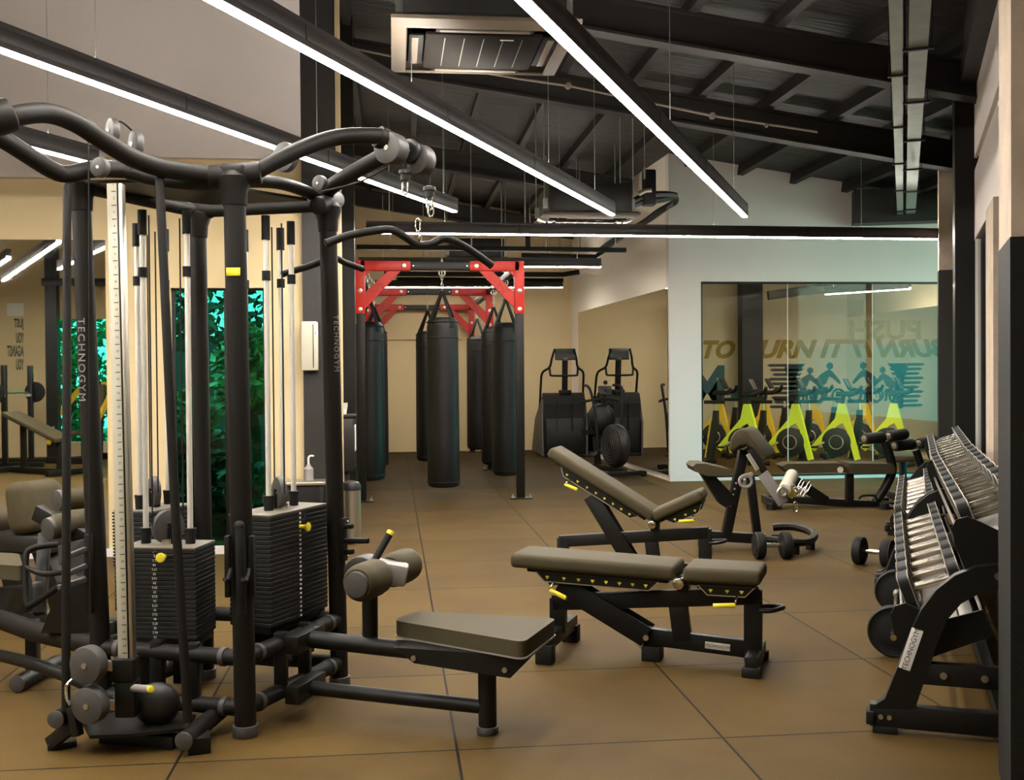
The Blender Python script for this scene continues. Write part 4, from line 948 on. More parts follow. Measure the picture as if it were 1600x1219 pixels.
k_ = thing('pump_bottle', 'clear pump bottle with bent white spout on the low side table', 'bottle', (tb.x+.02, tb.y-.12, .573)); mb = MB(); mb.lathe((0, 0, 0), UP, [(.001, 0), (.035, .001), (.036, .09), (.015, .115), (.012, .125), (.001, .125)], 20); mb.build('bottle', M_['lplastic'], k_, world=False)
mb = MB(); mb.tube([(0, 0, .12), (0, 0, .17), (.015, 0, .187), (.04, 0, .185)], .007, 8); mb.build('pump', M_['paper'], k_, world=False)
p = at_y(484, 541, YW-.11); t = thing('control_box', 'beige wall control box with a small blue light on the dark column', 'control box', (p.x, YW-.055-.055, p.z))
mb = MB(); mb.box((0, 0, 0), (.125, .105, .375), bevel=.012); mb.build('cover', M_['ac2'] if 'ac2' in M_ else M_['cream'], t, world=False)
mb = MB(); mb.box((.03, -.054, 0), (.006, .004, .33)); mb.build('cover_gap', M_['rubber'], t, world=False)
mb = MB(); mb.sphere((.058, -.05, .1), .009); mb.build('indicator', M_['led'], t, world=False)
mb = MB(); mb.sphere((.05, -.053, .1), .007); mb.build('indicator', M_['ledred'], t, world=False)

# ================================================================== BENCHES
def mirror_y(f):
    for s in (-1, 1): f(s)
def bench(label, pos, rotz, back, seat, arm, badge=True, group=None):
    """local frame: x from head to foot, pivot of the two pads at the origin, height .42"""
    t = thing('adjustable_bench', label, 'weight bench', pos, rotz, group)
    PV = Vector((0, 0, .395)); wd = .28
    def pad(nm, x0, x1, ang, mtl, tap=0.0):
        R = Matrix.Rotation(ang, 4, 'Y'); T = Matrix.Translation(PV) @ R
        mb = MB(); mb.box(((x0+x1)/2, 0, .042), (x1-x0, wd, .07), bevel=.024, seg=4); mb.bm.transform(T); o = mb.build(nm, mtl, t, world=False, sharp=60)
        mb = MB(); mb.box(((x0+x1)/2+(.02 if nm == 'backrest_pad' else .0), 0, .0), ((x1-x0)*.86, wd*.72, .024), bevel=.006); mb.bm.transform(T); mb.build('pad_base', M_['black'], o, world=False)
        return o, T
    bo, TB = pad('backrest_pad', -.82, -.018, back, M_['pad']); so, TS = pad('seat_pad', .018, .37, -seat, M_['pad'])
    def plate(x0, x1, T, par, n):
        for s in (-1, 1):
            y = s*.095
            mb = MB(); mb.poly([(x0, y, -.006), (x1, y, -.006), (x1-.045, y, -.052), (x0+.045, y, -.052)], (0, .006, 0)); mb.bm.transform(T); pl = mb.build('angle_plate', M_['black'], par, world=False)
            q = [Vector((x0, y+s*.004, -.006)), Vector((x1, y+s*.004, -.006)), Vector((x1-.045, y+s*.004, -.052)), Vector((x0+.045, y+s*.004, -.052))]
            mb = MB()
            for i in range(4): mb.beam(q[i], q[(i+1) % 4], .002, .0045, up=(0, 0, 1) if i % 2 == 0 else (1, 0, 0), bevel=0)
            mb.bm.transform(T); mb.build('outline', M_['steel'], pl, world=False)
            mb = MB()
            for i in range(n):
                x = x0+.06+(x1-x0-.12)*(i/(n-1))**.9; mb.box((x, y+s*.004, -.028), (.016, .002, .007)); mb.box((x, y+s*.004, -.035), (.006, .002, .007))
            mb.bm.transform(T); mb.build('angle_marks', M_['yellow'], pl, world=False)
    plate(-.70, -.10, TB, bo, 8); plate(.08, .34, TS, so, 3)
    mb = MB(); mb.cyl(PV-YA*.15, PV+YA*.15, .014, n=14); mb.cyl(PV-YA*.155, PV-YA*.13, .026, n=20, bevel=.004); mb.cyl(PV+YA*.13, PV+YA*.155, .026, n=20, bevel=.004); mb.build('pivot_bolt', M_['chrome'], t, world=False)
    mb = MB()
    mb.beam((-.64, 0, .245), (.345, 0, .335), .06, .075, bevel=.004); mb.beam((-.615, 0, .27), (-.615, 0, .10), .06, .075, up=XA, bevel=.004)
    mb.beam((.32, 0, .36), (.32, 0, .03), .06, .08, up=XA, bevel=.004); mb.beam((-.2, 0, .115), (.32, 0, .085), .05, .08, bevel=.004)
    mb.beam((-.03, 0, .30), (-.005, 0, .1), .055, .085, up=XA, bevel=.004); mb.beam((0, -.05, .375), (0, .05, .375), .05, .07, bevel=.004)
    mb.beam((-.615, -.24, .10), (-.615, .24, .10), .06, .07, bevel=.004); mb.beam((.33, -.17, .055), (.33, .17, .055), .06, .07, bevel=.004)
    mb.build('frame', M_['black'], t, world=False)
    for x, y in ((-.615, -.22), (-.615, .22), (.33, -.16), (.33, .16)):
        mb = MB(); mb.box((x, y, .045 if x < 0 else .022), (.085, .065, .09 if x < 0 else .044), bevel=.008); mb.build('rubber_foot', M_['rubber'], t, world=False)
    mb = MB(); mb.box((-.15, 0, .035), (.09, .10, .07), bevel=.006); mb.build('rubber_foot', M_['rubber'], t, world=False)
    for s in (-1, 1):
        mb = MB(); mb.beam(Vector(arm[0])+YA*s*.045, Vector(arm[1])+YA*s*.045, .014, .10, bevel=.003); ar = mb.build('support_arm', M_['black'], t, world=False)
        mb = MB(); mb.cyl(Vector(arm[1])+YA*s*.05, Vector(arm[1])+YA*s*.062, .013, n=12); mb.build('bolt', M_['steel'], ar, world=False)
    mb = MB(); mb.beam(Vector(arm[0]).lerp(Vector(arm[1]), .55), Vector(arm[0]).lerp(Vector(arm[1]), .98), .075, .05, bevel=.003); mb.build('ladder_brace', M_['black'], t, world=False)
    def lever(x, T, L, dz, par):
        p = T @ Vector((x, -.105, -.045)); q = T @ Vector((x-.01*dz, -.13, -.085)); e_ = q+Vector((L, -.01, -.02*dz))
        mb = MB(); mb.tube([p, (p+q)/2-YA*.02, q], .005, 8); rd = mb.build('lever_rod', M_['chrome'], par, world=False)
        mb = MB(); mb.cyl(q, e_, .011, n=12, bevel=.003); mb.build('lever_grip', M_['yellow'], rd, world=False)
    lever(-.60, TB, .085, 1.6, bo); lever(.26, TS, -.10, .3, so)
    mb = MB(); a = Vector((.355, 0, .275)); mb.tube([a+YA*.055, a+Vector((.06, .05, .005)), a+Vector((.10, .0, .012)), a+Vector((.06, -.05, .005)), a-YA*.055], .011, 10); mb.build('carry_handle', M_['black'], t, world=False)
    if badge:
        mb = MB(); mb.box((.16, -.0265, .092), (.115, .003, .032), (0, .057, 0), bevel=.0008); bd = mb.build('badge', M_['cream'], t, world=False)
        x = Vector((1, 0, -.058)).normalized(); text('lettering', 'TECHNOGYM', .0185, M_['inkdark'], (.16, -.0285, .092), x, UP, bd, .001, world=False)
    return t
ang = rad(-19)-PSI
bench('flat adjustable bench, nearest the camera, both grey pads laid level', C(.80, 5.07), ang, 0.03, 0.0, ((-.60, 0, .345), (-.17, 0, .115)))
bench('adjustable bench with its backrest raised, behind the flat bench', C(.925, 7.02), ang+rad(3), rad(31), rad(25), ((-.42, 0, .56), (-.15, 0, .12)), badge=False)

# -- preacher curl bench
PD = 8.35
t = thing('preacher_curl_bench', 'black arm curl bench with sloping grey pad before the spinning room', 'curl bench', D(1170, 850, PD))
def pz(pts, d, th, skew=0.0): return [D(x, y, d) for x, y in pts], FH*th
def sil(nm, pts, d, th, mt, bev=0.0, par=t, sharp=38):
    P, o = pz(pts, d, th); mb = MB(); mb.poly(P, o); return mb.build(nm, mt, par, bevel=bev, sharp=sharp)
mb = MB(); mb.poly([D(x, y, PD-.22) for x, y in [(1138, 704), (1140, 688), (1147, 675), (1156, 670), (1166, 674), (1196, 713), (1196, 719), (1189, 723), (1176, 703), (1167, 695), (1156, 697), (1147, 706)]], W(.19, .46)); mb.bm.verts.ensure_lookup_table()
bmesh.ops.translate(mb.bm, verts=mb.bm.verts[:], vec=W(.095, .23)); pad = mb.build('arm_pad', M_['pad'], t, bevel=.018, sharp=60)
sil('seat_pad', [(1077, 727), (1082, 722), (1096, 722), (1134, 731), (1138, 736), (1134, 741), (1100, 741), (1080, 734)], PD-.02, .32, M_['pad'], .014, t, 60)
sil('seat_bracket', [(1092, 738), (1114, 741), (1146, 775), (1148, 788), (1132, 792), (1122, 786)], PD-.02, .09, M_['black'], .004)
mb = MB(); mb.beam(D(1162, 703, PD), D(1134, 838, PD), .07, .085, up=FH, bevel=.004); mb.beam(D(1172, 745, PD+.03), D(1183, 836, PD+.03), .06, .07, up=FH, bevel=.004); mb.beam(D(1092, 836, PD), D(1196, 842, PD), .08, .075, bevel=.004); mb.beam(D(1100, 838, PD-.22), D(1100, 838, PD+.22), .07, .07, bevel=.004); mb.build('frame', M_['black'], t)
for dd in (-.2, .2): mb = MB(); mb.box(D(1100, 850, PD+dd), (.08, .06, .05), bevel=.006); mb.build('rubber_foot', M_['rubber'], t)
mb = MB()
for i in range(5): mb.cyl(D(1150-4.5*i*.5, 755+i*9, PD-.045), D(1150-4.5*i*.5, 755+i*9, PD-.05), .008, n=10)
mb.build('adjustment_holes', M_['steel'], t)
b0, b1 = Z(1196, 851), Z(1268, 843); mb = MB(); zz = UP*.075
mb.tube([D(1208, 824, PD+.35), D(1238, 823, PD+.3), D(1264, 830, PD+.15), D(1272, 838, PD-.05), D(1262, 846, PD-.22), D(1235, 847, PD-.3), D(1196, 843, PD-.1)], .032, 8); mb.build('foot_loop', M_['black'], t)
for q in (D(1266, 851, PD-.08), D(1242, 857, PD-.28), D(1212, 832, PD+.3)): mb = MB(); mb.cyl(Vector((q.x, q.y, 0)), Vector((q.x, q.y, .06)), .035, n=14); mb.build('rubber_foot', M_['rubber'], t)
for dd, wdt in ((-.22, 1), (.2, 1)):
    mb = MB(); mb.beam(D(1172, 702, PD+dd), D(1226, 786, PD+dd), .03, .055, up=FH.cross(UP), bevel=.003); ar = mb.build('curl_arm', M_['black'], t)
    mb = MB(); mb.beam(D(1192, 740, PD+dd-.03), D(1224, 787, PD+dd-.03), .02, .085, up=UP, bevel=.003); mb.build('arm_cover', M_['lplastic'], ar)
mb = MB(); mb.torus(D(1165, 752, PD-.25), FH, .045, .012, 24, 8); mb.beam(D(1158, 746, PD-.25), D(1176, 740, PD-.25), .02, .03); mb.build('cam_bracket', M_['lplastic'], t)
mb = MB(); mb.cyl(D(1226, 766, PD-.28), D(1238, 742, PD+.0), .05, n=20, bevel=.01); mb.build('roller_cap', M_['cream'], t)
mb = MB(); mb.torus(D(1222, 769, PD-.3), FH, .03, .012, 20, 8); mb.build('pivot_bolt', M_['steel'], t)
mb = MB(); mb.box(D(1235, 770, PD-.22), (.07, .05, .07), (.3, .5, .2), .01); mb.build('clamp', M_['yellow'], t)
for (x, y) in ((1243, 792), (1262, 762), (1251, 757), (1256, 768)): snap_hook(D(x, y, PD-.27), 'snap_hook', 1.3, t, .3 if x > 1250 else 0)
mb = MB()
for i in range(6):
    a = D(1240+i*2.5, 760+i*2.2+ (8*math.sin(i)), PD-.25); mb.torus(a, XA if i % 2 else YA, .014, .004, 10, 5)
mb.build('chain', M_['steel'], t)
a = D(1176, 722, PD-.275); x = (D(1184, 735, PD-.275)-D(1167, 708, PD-.275)).normalized(); mb = MB(); mb.beam(a-x*.07, a+x*.07, .003, .032, up=FH.cross(x), bevel=0); bd = mb.build('badge', M_['cream'], t)
text('lettering', 'TECHNOGYM', .022, M_['inkdark'], a-FH*.003, x, x.cross(FH) if x.cross(FH).z > 0 else -x.cross(FH), bd, .001)

# -- sit-up benches with foot rollers
def situp(label, pts, d, group=None, full=True):
    t = thing('decline_bench', label, 'sit-up bench', D(pts['root'][0], pts['root'][1], d), 0, group)
    def s(nm, P, dd, th, mt, bev=0.0, par=t, sharp=38):
        mb = MB(); mb.poly([D(x, y, d+dd) for x, y in P], FH*th); return mb.build(nm, mt, par, bevel=bev, sharp=sharp)
    dx, dy = pts['off']
    def o(*P): return [(x+dx, y+dy) for x, y in P]
    if full:
        bp = s('back_pad', o((1216, 727), (1224, 723), (1310, 722), (1314, 728), (1312, 736), (1228, 738)), 0, .30, M_['pad'], .016, t, 60)
        s('seat_pad', o((1318, 722), (1385, 723), (1391, 730), (1388, 738), (1320, 738)), 0, .34, M_['pad'], .016, t, 60)
        mb = MB(); mb.cyl(D(1313+dx, 734+dy, d-.2), D(1313+dx, 734+dy, d+.2), .03, n=16); mb.build('pivot_bolt', M_['steel'], t)
        mb = MB(); q = lambda x, y: D(x+dx, y+dy, d)
        mb.beam(q(1232, 745), q(1290, 783), .09, .10, up=UP, bevel=.004); mb.beam(q(1202, 779), q(1400, 790), .08, .07, bevel=.004); mb.beam(q(1327, 740), q(1327, 785), .07, .085, up=FH, bevel=.004)
        mb.beam(q(1205, 783)-FH*.25, q(1205, 783)+FH*.25, .09, .08, bevel=.004); mb.beam(q(1382, 792)-FH*.28, q(1382, 792)+FH*.28, .08, .07, bevel=.004)
        mb.tube([q(1368, 785), q(1384, 760), q(1394, 735), q(1390, 712), q(1382, 690)], .045, 10); mb.build('frame', M_['black'], t)
        mb = MB(); mb.tube([D(1342+dx, 780+dy, d-.12), D(1348+dx, 775+dy, d-.13), D(1366+dx, 775+dy, d-.13), D(1370+dx, 782+dy, d-.12)], .012, 8); mb.build('carry_handle', M_['black'], t)
        for x, y, dd in ((1205, 790, -.22), (1205, 790, .22), (1382, 798, -.25), (1382, 798, .25)):
            p = D(x+dx, y+dy, d+dd); mb = MB(); mb.cyl(Vector((p.x, p.y, 0)), Vector((p.x, p.y, .06)), .045, n=14); mb.build('rubber_foot', M_['rubber'], t)
    else:
        mb = MB(); q = lambda x, y: D(x+dx, y+dy, d)
        mb.tube([Z(1404, 782)+UP*.05, q(1400, 750), q(1393, 720), q(1384, 692)], .04, 10); mb.beam(Z(1404, 782)+UP*.04-FH*.25, Z(1404, 782)+UP*.04+FH*.25, .08, .08); mb.build('frame', M_['black'], t)
        mb = MB(); p = Z(1404, 782); mb.beam(p+W(.1, .2, .42), p+W(.5, 1.2, .40), .3, .07, bevel=.02); mb.build('seat_pad', M_['pad'], t)
        mb = MB(); mb.beam(p+W(.1, .25, .04), p+W(.5, 1.2, .04), .08, .08); mb.beam(p+W(.3, .7, .04), p+W(.3, .7, .38), .06, .08, up=FH); mb.build('base_beam', M_['black'], t)
    def roller(x0, y0, x1, y1, dd0, dd1):
        a, b = D(x0+dx, y0+dy, d+dd0), D(x1+dx, y1+dy, d+dd1); v = (b-a).normalized(); L = (b-a).length
        mb = MB(); mb.lathe(a, v, [(.02, 0), (.05, .003), (.058, .02), (.058, L-.02), (.05, L-.003), (.02, L)], 22); rp = mb.build('roller_pad', M_['padside'], t)
        mb = MB(); mb.cyl(a-v*.006, a+v*.004, .034, n=18, bevel=.004); mb.build('roller_cap', M_['steel'], rp)
    roller(1350, 686, 1380, 683, -.1, .02); roller(1388, 682, 1415, 678, .06, .2)
    return t
situp('black sit-up bench with foot rollers standing before the spinning room glass', dict(root=(1300, 795), off=(0, 0)), 10.9, 'black sit-up benches by the spinning room')
situp('sit-up bench mostly hidden behind the far end of the dumbbell rack', dict(root=(1404, 782), off=(47, 11)), 11.2, 'black sit-up benches by the spinning room', False)

# ================================================================== DUMBBELL RACKS
ORD = 'first second third fourth fifth sixth seventh eighth ninth tenth eleventh twelfth thirteenth fourteenth'.split()
M_['headm'] = mat('matt_black_urethane', (.007, .0065, .006), .6, bump=.05, scale=200, var=.15, spec=.25)
M_['raildk'] = mat('rack_tray_metal', (.14, .12, .10), .42, .3, bump=.04, scale=120, var=.15)
feet = [Z(1385, 1143), Z(1386, 921), Z(1397, 836)]
TAU = rad(19)
def rack(i0, label, badge):
    A, B = feet[i0], feet[i0+1]; sd = (B-A); Ls = sd.length; sd.normalize(); td = Vector((sd.y, -sd.x, 0))
    t = thing('dumbbell_rack', label, 'dumbbell rack', A)
    def Q(s, tt, z): return A+sd*s+td*tt+UP*z
    for s in ((0, Ls-.06) if i0 == 0 else (.05, Ls)):
        mb = MB()
        prof = [(-.06, .09), (-.005, .13), (.05, .28), (.09, .395), (.125, .475), (.175, .55), (.24, .608), (.31, .642), (.39, .656), (.52, .66), (.52, .568), (.40, .565), (.32, .545), (.26, .505), (.215, .445), (.185, .37), (.10, .10)]
        mb.poly([Q(s, a, b) for a, b in prof], sd*.055); fr = mb.build('side_frame', M_['black'], t, bevel=.004)
        mb = MB(); mb.beam(Q(s, -.06, .065), Q(s, .54, .065), .055, .085, bevel=.005); mb.beam(Q(s, .12, .235), Q(s, .54, .235), .05, .08, bevel=.004); mb.beam(Q(s, .50, .03), Q(s, .50, .70), .05, .06, up=td, bevel=.004); mb.build('cross_rail', M_['black'], fr)
        mb = MB(); mb.box(Q(s, -.005, .012), (.07, .09, .03), Matrix((sd, td, UP)).transposed().to_3x3(), .005); mb.box(Q(s, -.058, .055), (.075, .03, .05), Matrix((sd, td, UP)).transposed().to_3x3(), .005); mb.build('rubber_foot', M_['rubber'], fr)
        mb = MB()
        for a, b in ((-.02, .062), (.01, .062), (.20, .235), (.34, .235), (.385, .612)): mb.cyl(Q(s, a, b)-sd*.0275, Q(s, a, b)-sd*.034, .009 if a < .1 else .013, n=12)
        mb.build('bolt', M_['steel'], fr)
        if badge and s == 0:
            a0, a1 = Q(s, .062, .245), Q(s, .112, .405); x = (a1-a0).normalized(); c = (a0+a1)/2-sd*.029
            y = -sd; y = x.cross(y)
            mb = MB(); mb.box(c, (.16, .042, .002), Matrix((x, (-sd).cross(x), -sd)).transposed().to_3x3(), .0006); bd = mb.build('badge', M_['white'], fr)
            text('lettering', 'TECHNOGYM', .026, M_['inkdark'], c-sd*.0015, x, (-sd).cross(x), bd, .001)
    ax_ = td*math.cos(TAU)+UP*math.sin(TAU); nn = sd.cross(ax_) if sd.cross(ax_).z > 0 else -sd.cross(ax_)
    R = Matrix((sd, ax_, nn)).transposed().to_3x3()
    tiers = {}
    for nm, tt, zz in (('bottom', .205, .40), ('top', .42, .735)):
        c = Q(Ls/2, tt, zz)
        mb = MB(); mb.box(c, (Ls-.06, .115, .006), R, 0); mb.box(c-ax_*.145+nn*.0, (Ls-.06, .012, .05), R, .002); mb.box(c+ax_*.145, (Ls-.06, .012, .05), R, .002); mb.box(c-ax_*.09, (Ls-.06, .05, .02), R, .002); mb.box(c+ax_*.09, (Ls-.06, .05, .02), R, .002); tr = mb.build('%s_tray' % nm, M_['raildk'], t)
        for s in (-1, 1):
            e_ = c+sd*s*(Ls/2-.028); mb = MB(); P = [e_-ax_*.17-nn*.10, e_-ax_*.175+nn*.04, e_-ax_*.165+nn*.10, e_-ax_*.14+nn*.125, e_-ax_*.10+nn*.125, e_-ax_*.06+nn*.09, e_+ax_*.0+nn*.03, e_+ax_*.15+nn*.03, e_+ax_*.16-nn*.07]
            mb.poly(P, sd*.012); mb.build('end_plate', M_['black'], tr, bevel=.002)
        tiers[nm] = (c, ax_, nn)
    mb = MB(); mb.beam(Q(.0, .50, .60), Q(Ls, .50, .60), .05, .06); mb.beam(Q(.0, .42, .05), Q(Ls, .42, .05), .05, .05); mb.build('long_beam', M_['black'], t)
    return t, A, sd, td, Ls, tiers, R
def dumbbell_proto(name, label, hs, ht, hl, gr, round_=False, group=None):
    t = thing(name, label, 'dumbbell', (0, 0, 0), 0, group)
    mb = MB(); mb.cyl((-hl/2, 0, 0), (hl/2, 0, 0), gr, n=18); mb.build('handle', M_['chrome'], t, world=False)
    for s in (-1, 1):
        xc = s*(hl/2+ht/2)
        if round_:
            mb = MB(); mb.cyl((xc-ht/2, 0, 0), (xc+ht/2, 0, 0), hs, n=32, bevel=.012); h = mb.build('head', M_['rubber'], t, world=False)
            mb = MB(); mb.cyl((xc+s*ht*.5, 0, 0), (xc+s*(ht*.5+.003), 0, 0), hs*.62, n=28); mb.build('head_cap', M_['dplastic'], h, world=False)
            mb = MB(); mb.torus((xc+s*ht*.46, 0, 0), XA, hs*.93, .003, 30, 6); mb.build('rim', M_['plastic'], h, world=False)
        else:
            sq = rounded([Vector((xc, a*hs, b*hs)) for a, b in ((-1.18, -.88), (1.18, -.88), (1.18, .88), (-1.18, .88))], hs*.45, 5)
            mb = MB(); mb.poly(sq, (ht, 0, 0)); h = mb.build('head', M_['headm'], t, world=False, bevel=.004)
            for q in (-1, 1):
                mb = MB(); mb.tube([p+XA*(q*(ht/2-.002)) for p in sq], .0026, 6, close=True, smooth=False); mb.build('rim', M_['steel'], h, world=False)
    return t
G1 = 'square-headed chrome dumbbells on the racks'
proto = None
def fill(R_, which, n, skip, name, start=.10, pitch=None):
    global proto
    t, A, sd, td, Ls, tiers, RR = R_; c, ax_, nn = tiers[which]; sp = pitch or (Ls-.24)/(n-1)
    eul = Matrix((ax_, sd, ax_.cross(sd))).transposed().to_3x3().to_euler()
    for i in range(n):
        if i < skip: continue
        p = c+sd*(-Ls/2+start+sp*i)+nn*.085
        lb = 'dumbbell with square black heads, %s from the near end of the %s tier, %s rack' % (ORD[i], which, name)
        if i < 0: lb = 'square-headed dumbbell beside the empty saddles on the %s tier, %s rack' % (which, name)
        if proto is None:
            proto = dumbbell_proto('rack_dumbbell', lb, .078, .048, .15, .0185, group=G1); proto.location = p; proto.rotation_euler = eul
        else: dup(proto, p, 0, lb, eul)
ra_ = rack(0, 'nearer dumbbell rack with a curved black side frame along the right wall', True)
rb_ = rack(1, 'farther dumbbell rack standing end to end behind the nearer one', False)
fill(ra_, 'top', 10, 0, 'near', .30, .262); fill(ra_, 'bottom', 9, 0, 'near', .50, .252); fill(rb_, 'top', 9, 0, 'far', .18, .25); fill(rb_, 'bottom', 9, 0, 'far', .16, .25)
# -- loose weights on the floor
def place(o, p, xdir):
    x = Vector(xdir).normalized(); y = UP.cross(x).normalized(); o.location = p; o.rotation_euler = Matrix((x, y, x.cross(y))).transposed().to_3x3().to_euler()
d1 = dumbbell_proto('round_dumbbell', 'round black dumbbell on the floor in front of the curl bench foot loop', .098, .065, .13, .017, True)
p = Z(1207, 873); place(d1, p+UP*.098, W(1, .05))
p = Z(1365, 884); d2 = dup(d1, p+UP*.098, 0, 'round black dumbbell on the floor left of the far dumbbell rack')
place(d2, p+UP*.098, W(.8, -.6))
a, b = Z(1402, 958), Z(1397, 1026); rr = .122
t = thing('barbell', 'short barbell with black plates lying on the floor under the near rack', 'barbell', (a+b)/2)
v = (b-a).normalized(); mb = MB(); mb.cyl(a-v*.16+UP*rr, b+v*.14+UP*rr, .014, n=16); mb.build('bar', M_['chrome'], t)
for q, s in ((a, -1), (b, 1)):
    mb = MB(); mb.lathe(q+UP*rr-v*.022, v, [(.03, 0), (.07, .004), (.085, .010), (rr-.012, .006), (rr-.004, .003), (rr, .008), (rr, .036), (rr-.004, .041), (rr-.012, .038), (.085, .034), (.07, .040), (.03, .044)], 40); pl = mb.build('plate', M_['rubber'], t)
    mb = MB(); mb.torus(q+UP*rr+v*.018, v, rr-.006, .004, 40, 6); mb.torus(q+UP*rr-v*.018, v, rr-.006, .004, 40, 6); mb.build('rim', M_['dplastic'], pl)
    mb = MB(); mb.cyl(q+UP*rr-v*s*.03, q+UP*rr-v*s*.075, .022, n=18, bevel=.004); mb.build('collar', M_['steel'], t)

# ================================================================== SPINNING ROOM
def text_fit(name, s, mt, a, b, zc, h, xd, label, cat, shear=0.0, bold=.012, group=None, nrm=None):
    """wall lettering filling the width a-b (points on the wall) at height zc, letters h tall"""
    cu = bpy.data.curves.new('lettering', 'FONT'); cu.body = s; cu.size = 1; cu.extrude = .002; cu.shear = shear; cu.offset = bold; cu.resolution_u = 3
    t = bpy.data.objects.new('lettering', cu); COL.objects.link(t); bpy.context.view_layer.update()
    me = bpy.data.meshes.new_from_object(t.evaluated_get(bpy.context.evaluated_depsgraph_get())); bpy.data.objects.remove(t); bpy.data.curves.remove(cu); me.name = name
    xs = [v.co.x for v in me.vertices]; ys = [v.co.y for v in me.vertices]
    a, b = Vector(a), Vector(b); xd = (b-a); wd = Vector((xd.x, xd.y, 0)).length; xd = Vector((xd.x, xd.y, 0)).normalized()
    fx, fy = wd/(max(xs)-min(xs)), h/(max(ys)-min(ys))
    zd = xd.cross(UP)
    mt4 = Matrix.Translation(Vector((a.x, a.y, zc-h/2))) @ Matrix((xd, UP, zd)).transposed().to_4x4() @ Matrix.Diagonal((fx, fy, 1, 1)) @ Matrix.Translation((-min(xs), -min(ys), 0))
    me.transform(mt4); o = link(name, me, mt); return tag(o, label, cat, group)
YT = XFAR-.004
def far(x, y, yy=YT): return at_y(x, y, yy)
g = 'wall lettering of the spinning room'
zt1, zb1 = far(1250, 531).z, far(1250, 560).z
text_fit('wall_lettering', 'BURN IT', M_['inkgold'], far(1160, 545), far(1325.5, 545), (zt1+zb1)/2, zt1-zb1, None, 'gold slanted words BURN IT on the spinning room wall', 'lettering', .32, .045, g)
text_fit('wall_lettering', 'TO', M_['inkgold'], far(1098, 548), far(1149, 548), (zt1+zb1)/2, zt1-zb1, None, 'gold slanted word TO left of the black spinning room column', 'lettering', .32, .045, g)
za, zb_ = far(1110, 571).z, far(1110, 641).z
text_fit('wall_lettering', 'M', M_['tealink'], far(1078, 600), far(1132, 600), (za+zb_)/2, za-zb_, None, 'large deep teal letter on the wall under the gold word TO', 'lettering', 0, .03, g)
mb = MB(); a, b = far(1142, 608), far(1159, 622); mb.box(((a.x+b.x)/2, YT, (a.z+b.z)/2), (b.x-a.x, .004, a.z-b.z)); tag(mb.build('wall_lettering', M_['inkteal']), 'teal dash on the wall left of the black column', 'lettering', g)
mb = MB()
for i in range(10):
    y = 571+i*7.2; x0_, x1_ = 1198+(i*37 % 11), (1258-i*2.4 if i < 6 else 1236+(i*29 % 17))
    mb.poly([far(x0_, y), far(x0_+5, y-2.2), far(x1_, y-2.2), far(x1_-4, y+2.2), far(x0_+5, y+2.2)], (0, .004, 0))
mb.poly([far(1226, 574), far(1258, 568), far(1244, 586), far(1252, 640), far(1234, 640), far(1232, 596)], (0, .004, 0))
tag(mb.build('wall_graphic', M_['inkdark']), 'dark speed-line print on the wall beside the printed riders', 'wall print')
def rider(cx, cy, k_, label, mt):
    t = thing('rider_print', label, 'wall print', far(cx, cy+28), 0, 'printed riders on the spinning room wall')
    def o(P, dy=0): return [far(cx+x*k_, cy+y*k_, YT-dy) for x, y in P]
    mb = MB(); mb.poly(o([(2, -26), (7, -30), (12, -27), (12, -21), (7, -18), (3, -21)]), (0, .003, 0)); mb.build('helmet', mt, t)
    mb = MB(); mb.poly(o([(6, -19), (11, -16), (21, -4), (24, 2), (21, 3), (11, -6), (6, -8), (2, 2), (-7, 7), (-14, 3), (-13, -4), (-6, -12)]), (0, .003, 0)); mb.build('torso', mt, t)
    mb = MB(); mb.poly(o([(-13, 3), (-3, 6), (5, 10), (3, 22), (6, 27), (0, 27), (-1, 13), (-9, 10)]), (0, .003, 0)); mb.build('leg', mt, t)
    for x in (-13, 20):
        c = far(cx+x*k_, cy+20*k_); r = (far(cx+9*k_, cy).x-far(cx, cy).x); mb = MB(); mb.torus(c, YA, r, .02, 22, 6); mb.build('wheel', mt, t)
    mb = MB(); q = o([(-13, 20), (-6, 7), (14, 8), (20, 20), (2, 22), (-6, 7)])
    for i in range(5): mb.beam(q[i], q[i+1], .006, .016, up=YA, bevel=0)
    mb.build('frame', mt, t)
rider(1289, 597, 1.05, 'dark printed rider on a road bike on the spinning room wall', M_['inkdark'])
rider(1259, 602, .95, 'paler printed rider behind the dark one on the spinning room wall', M_['plastic'])

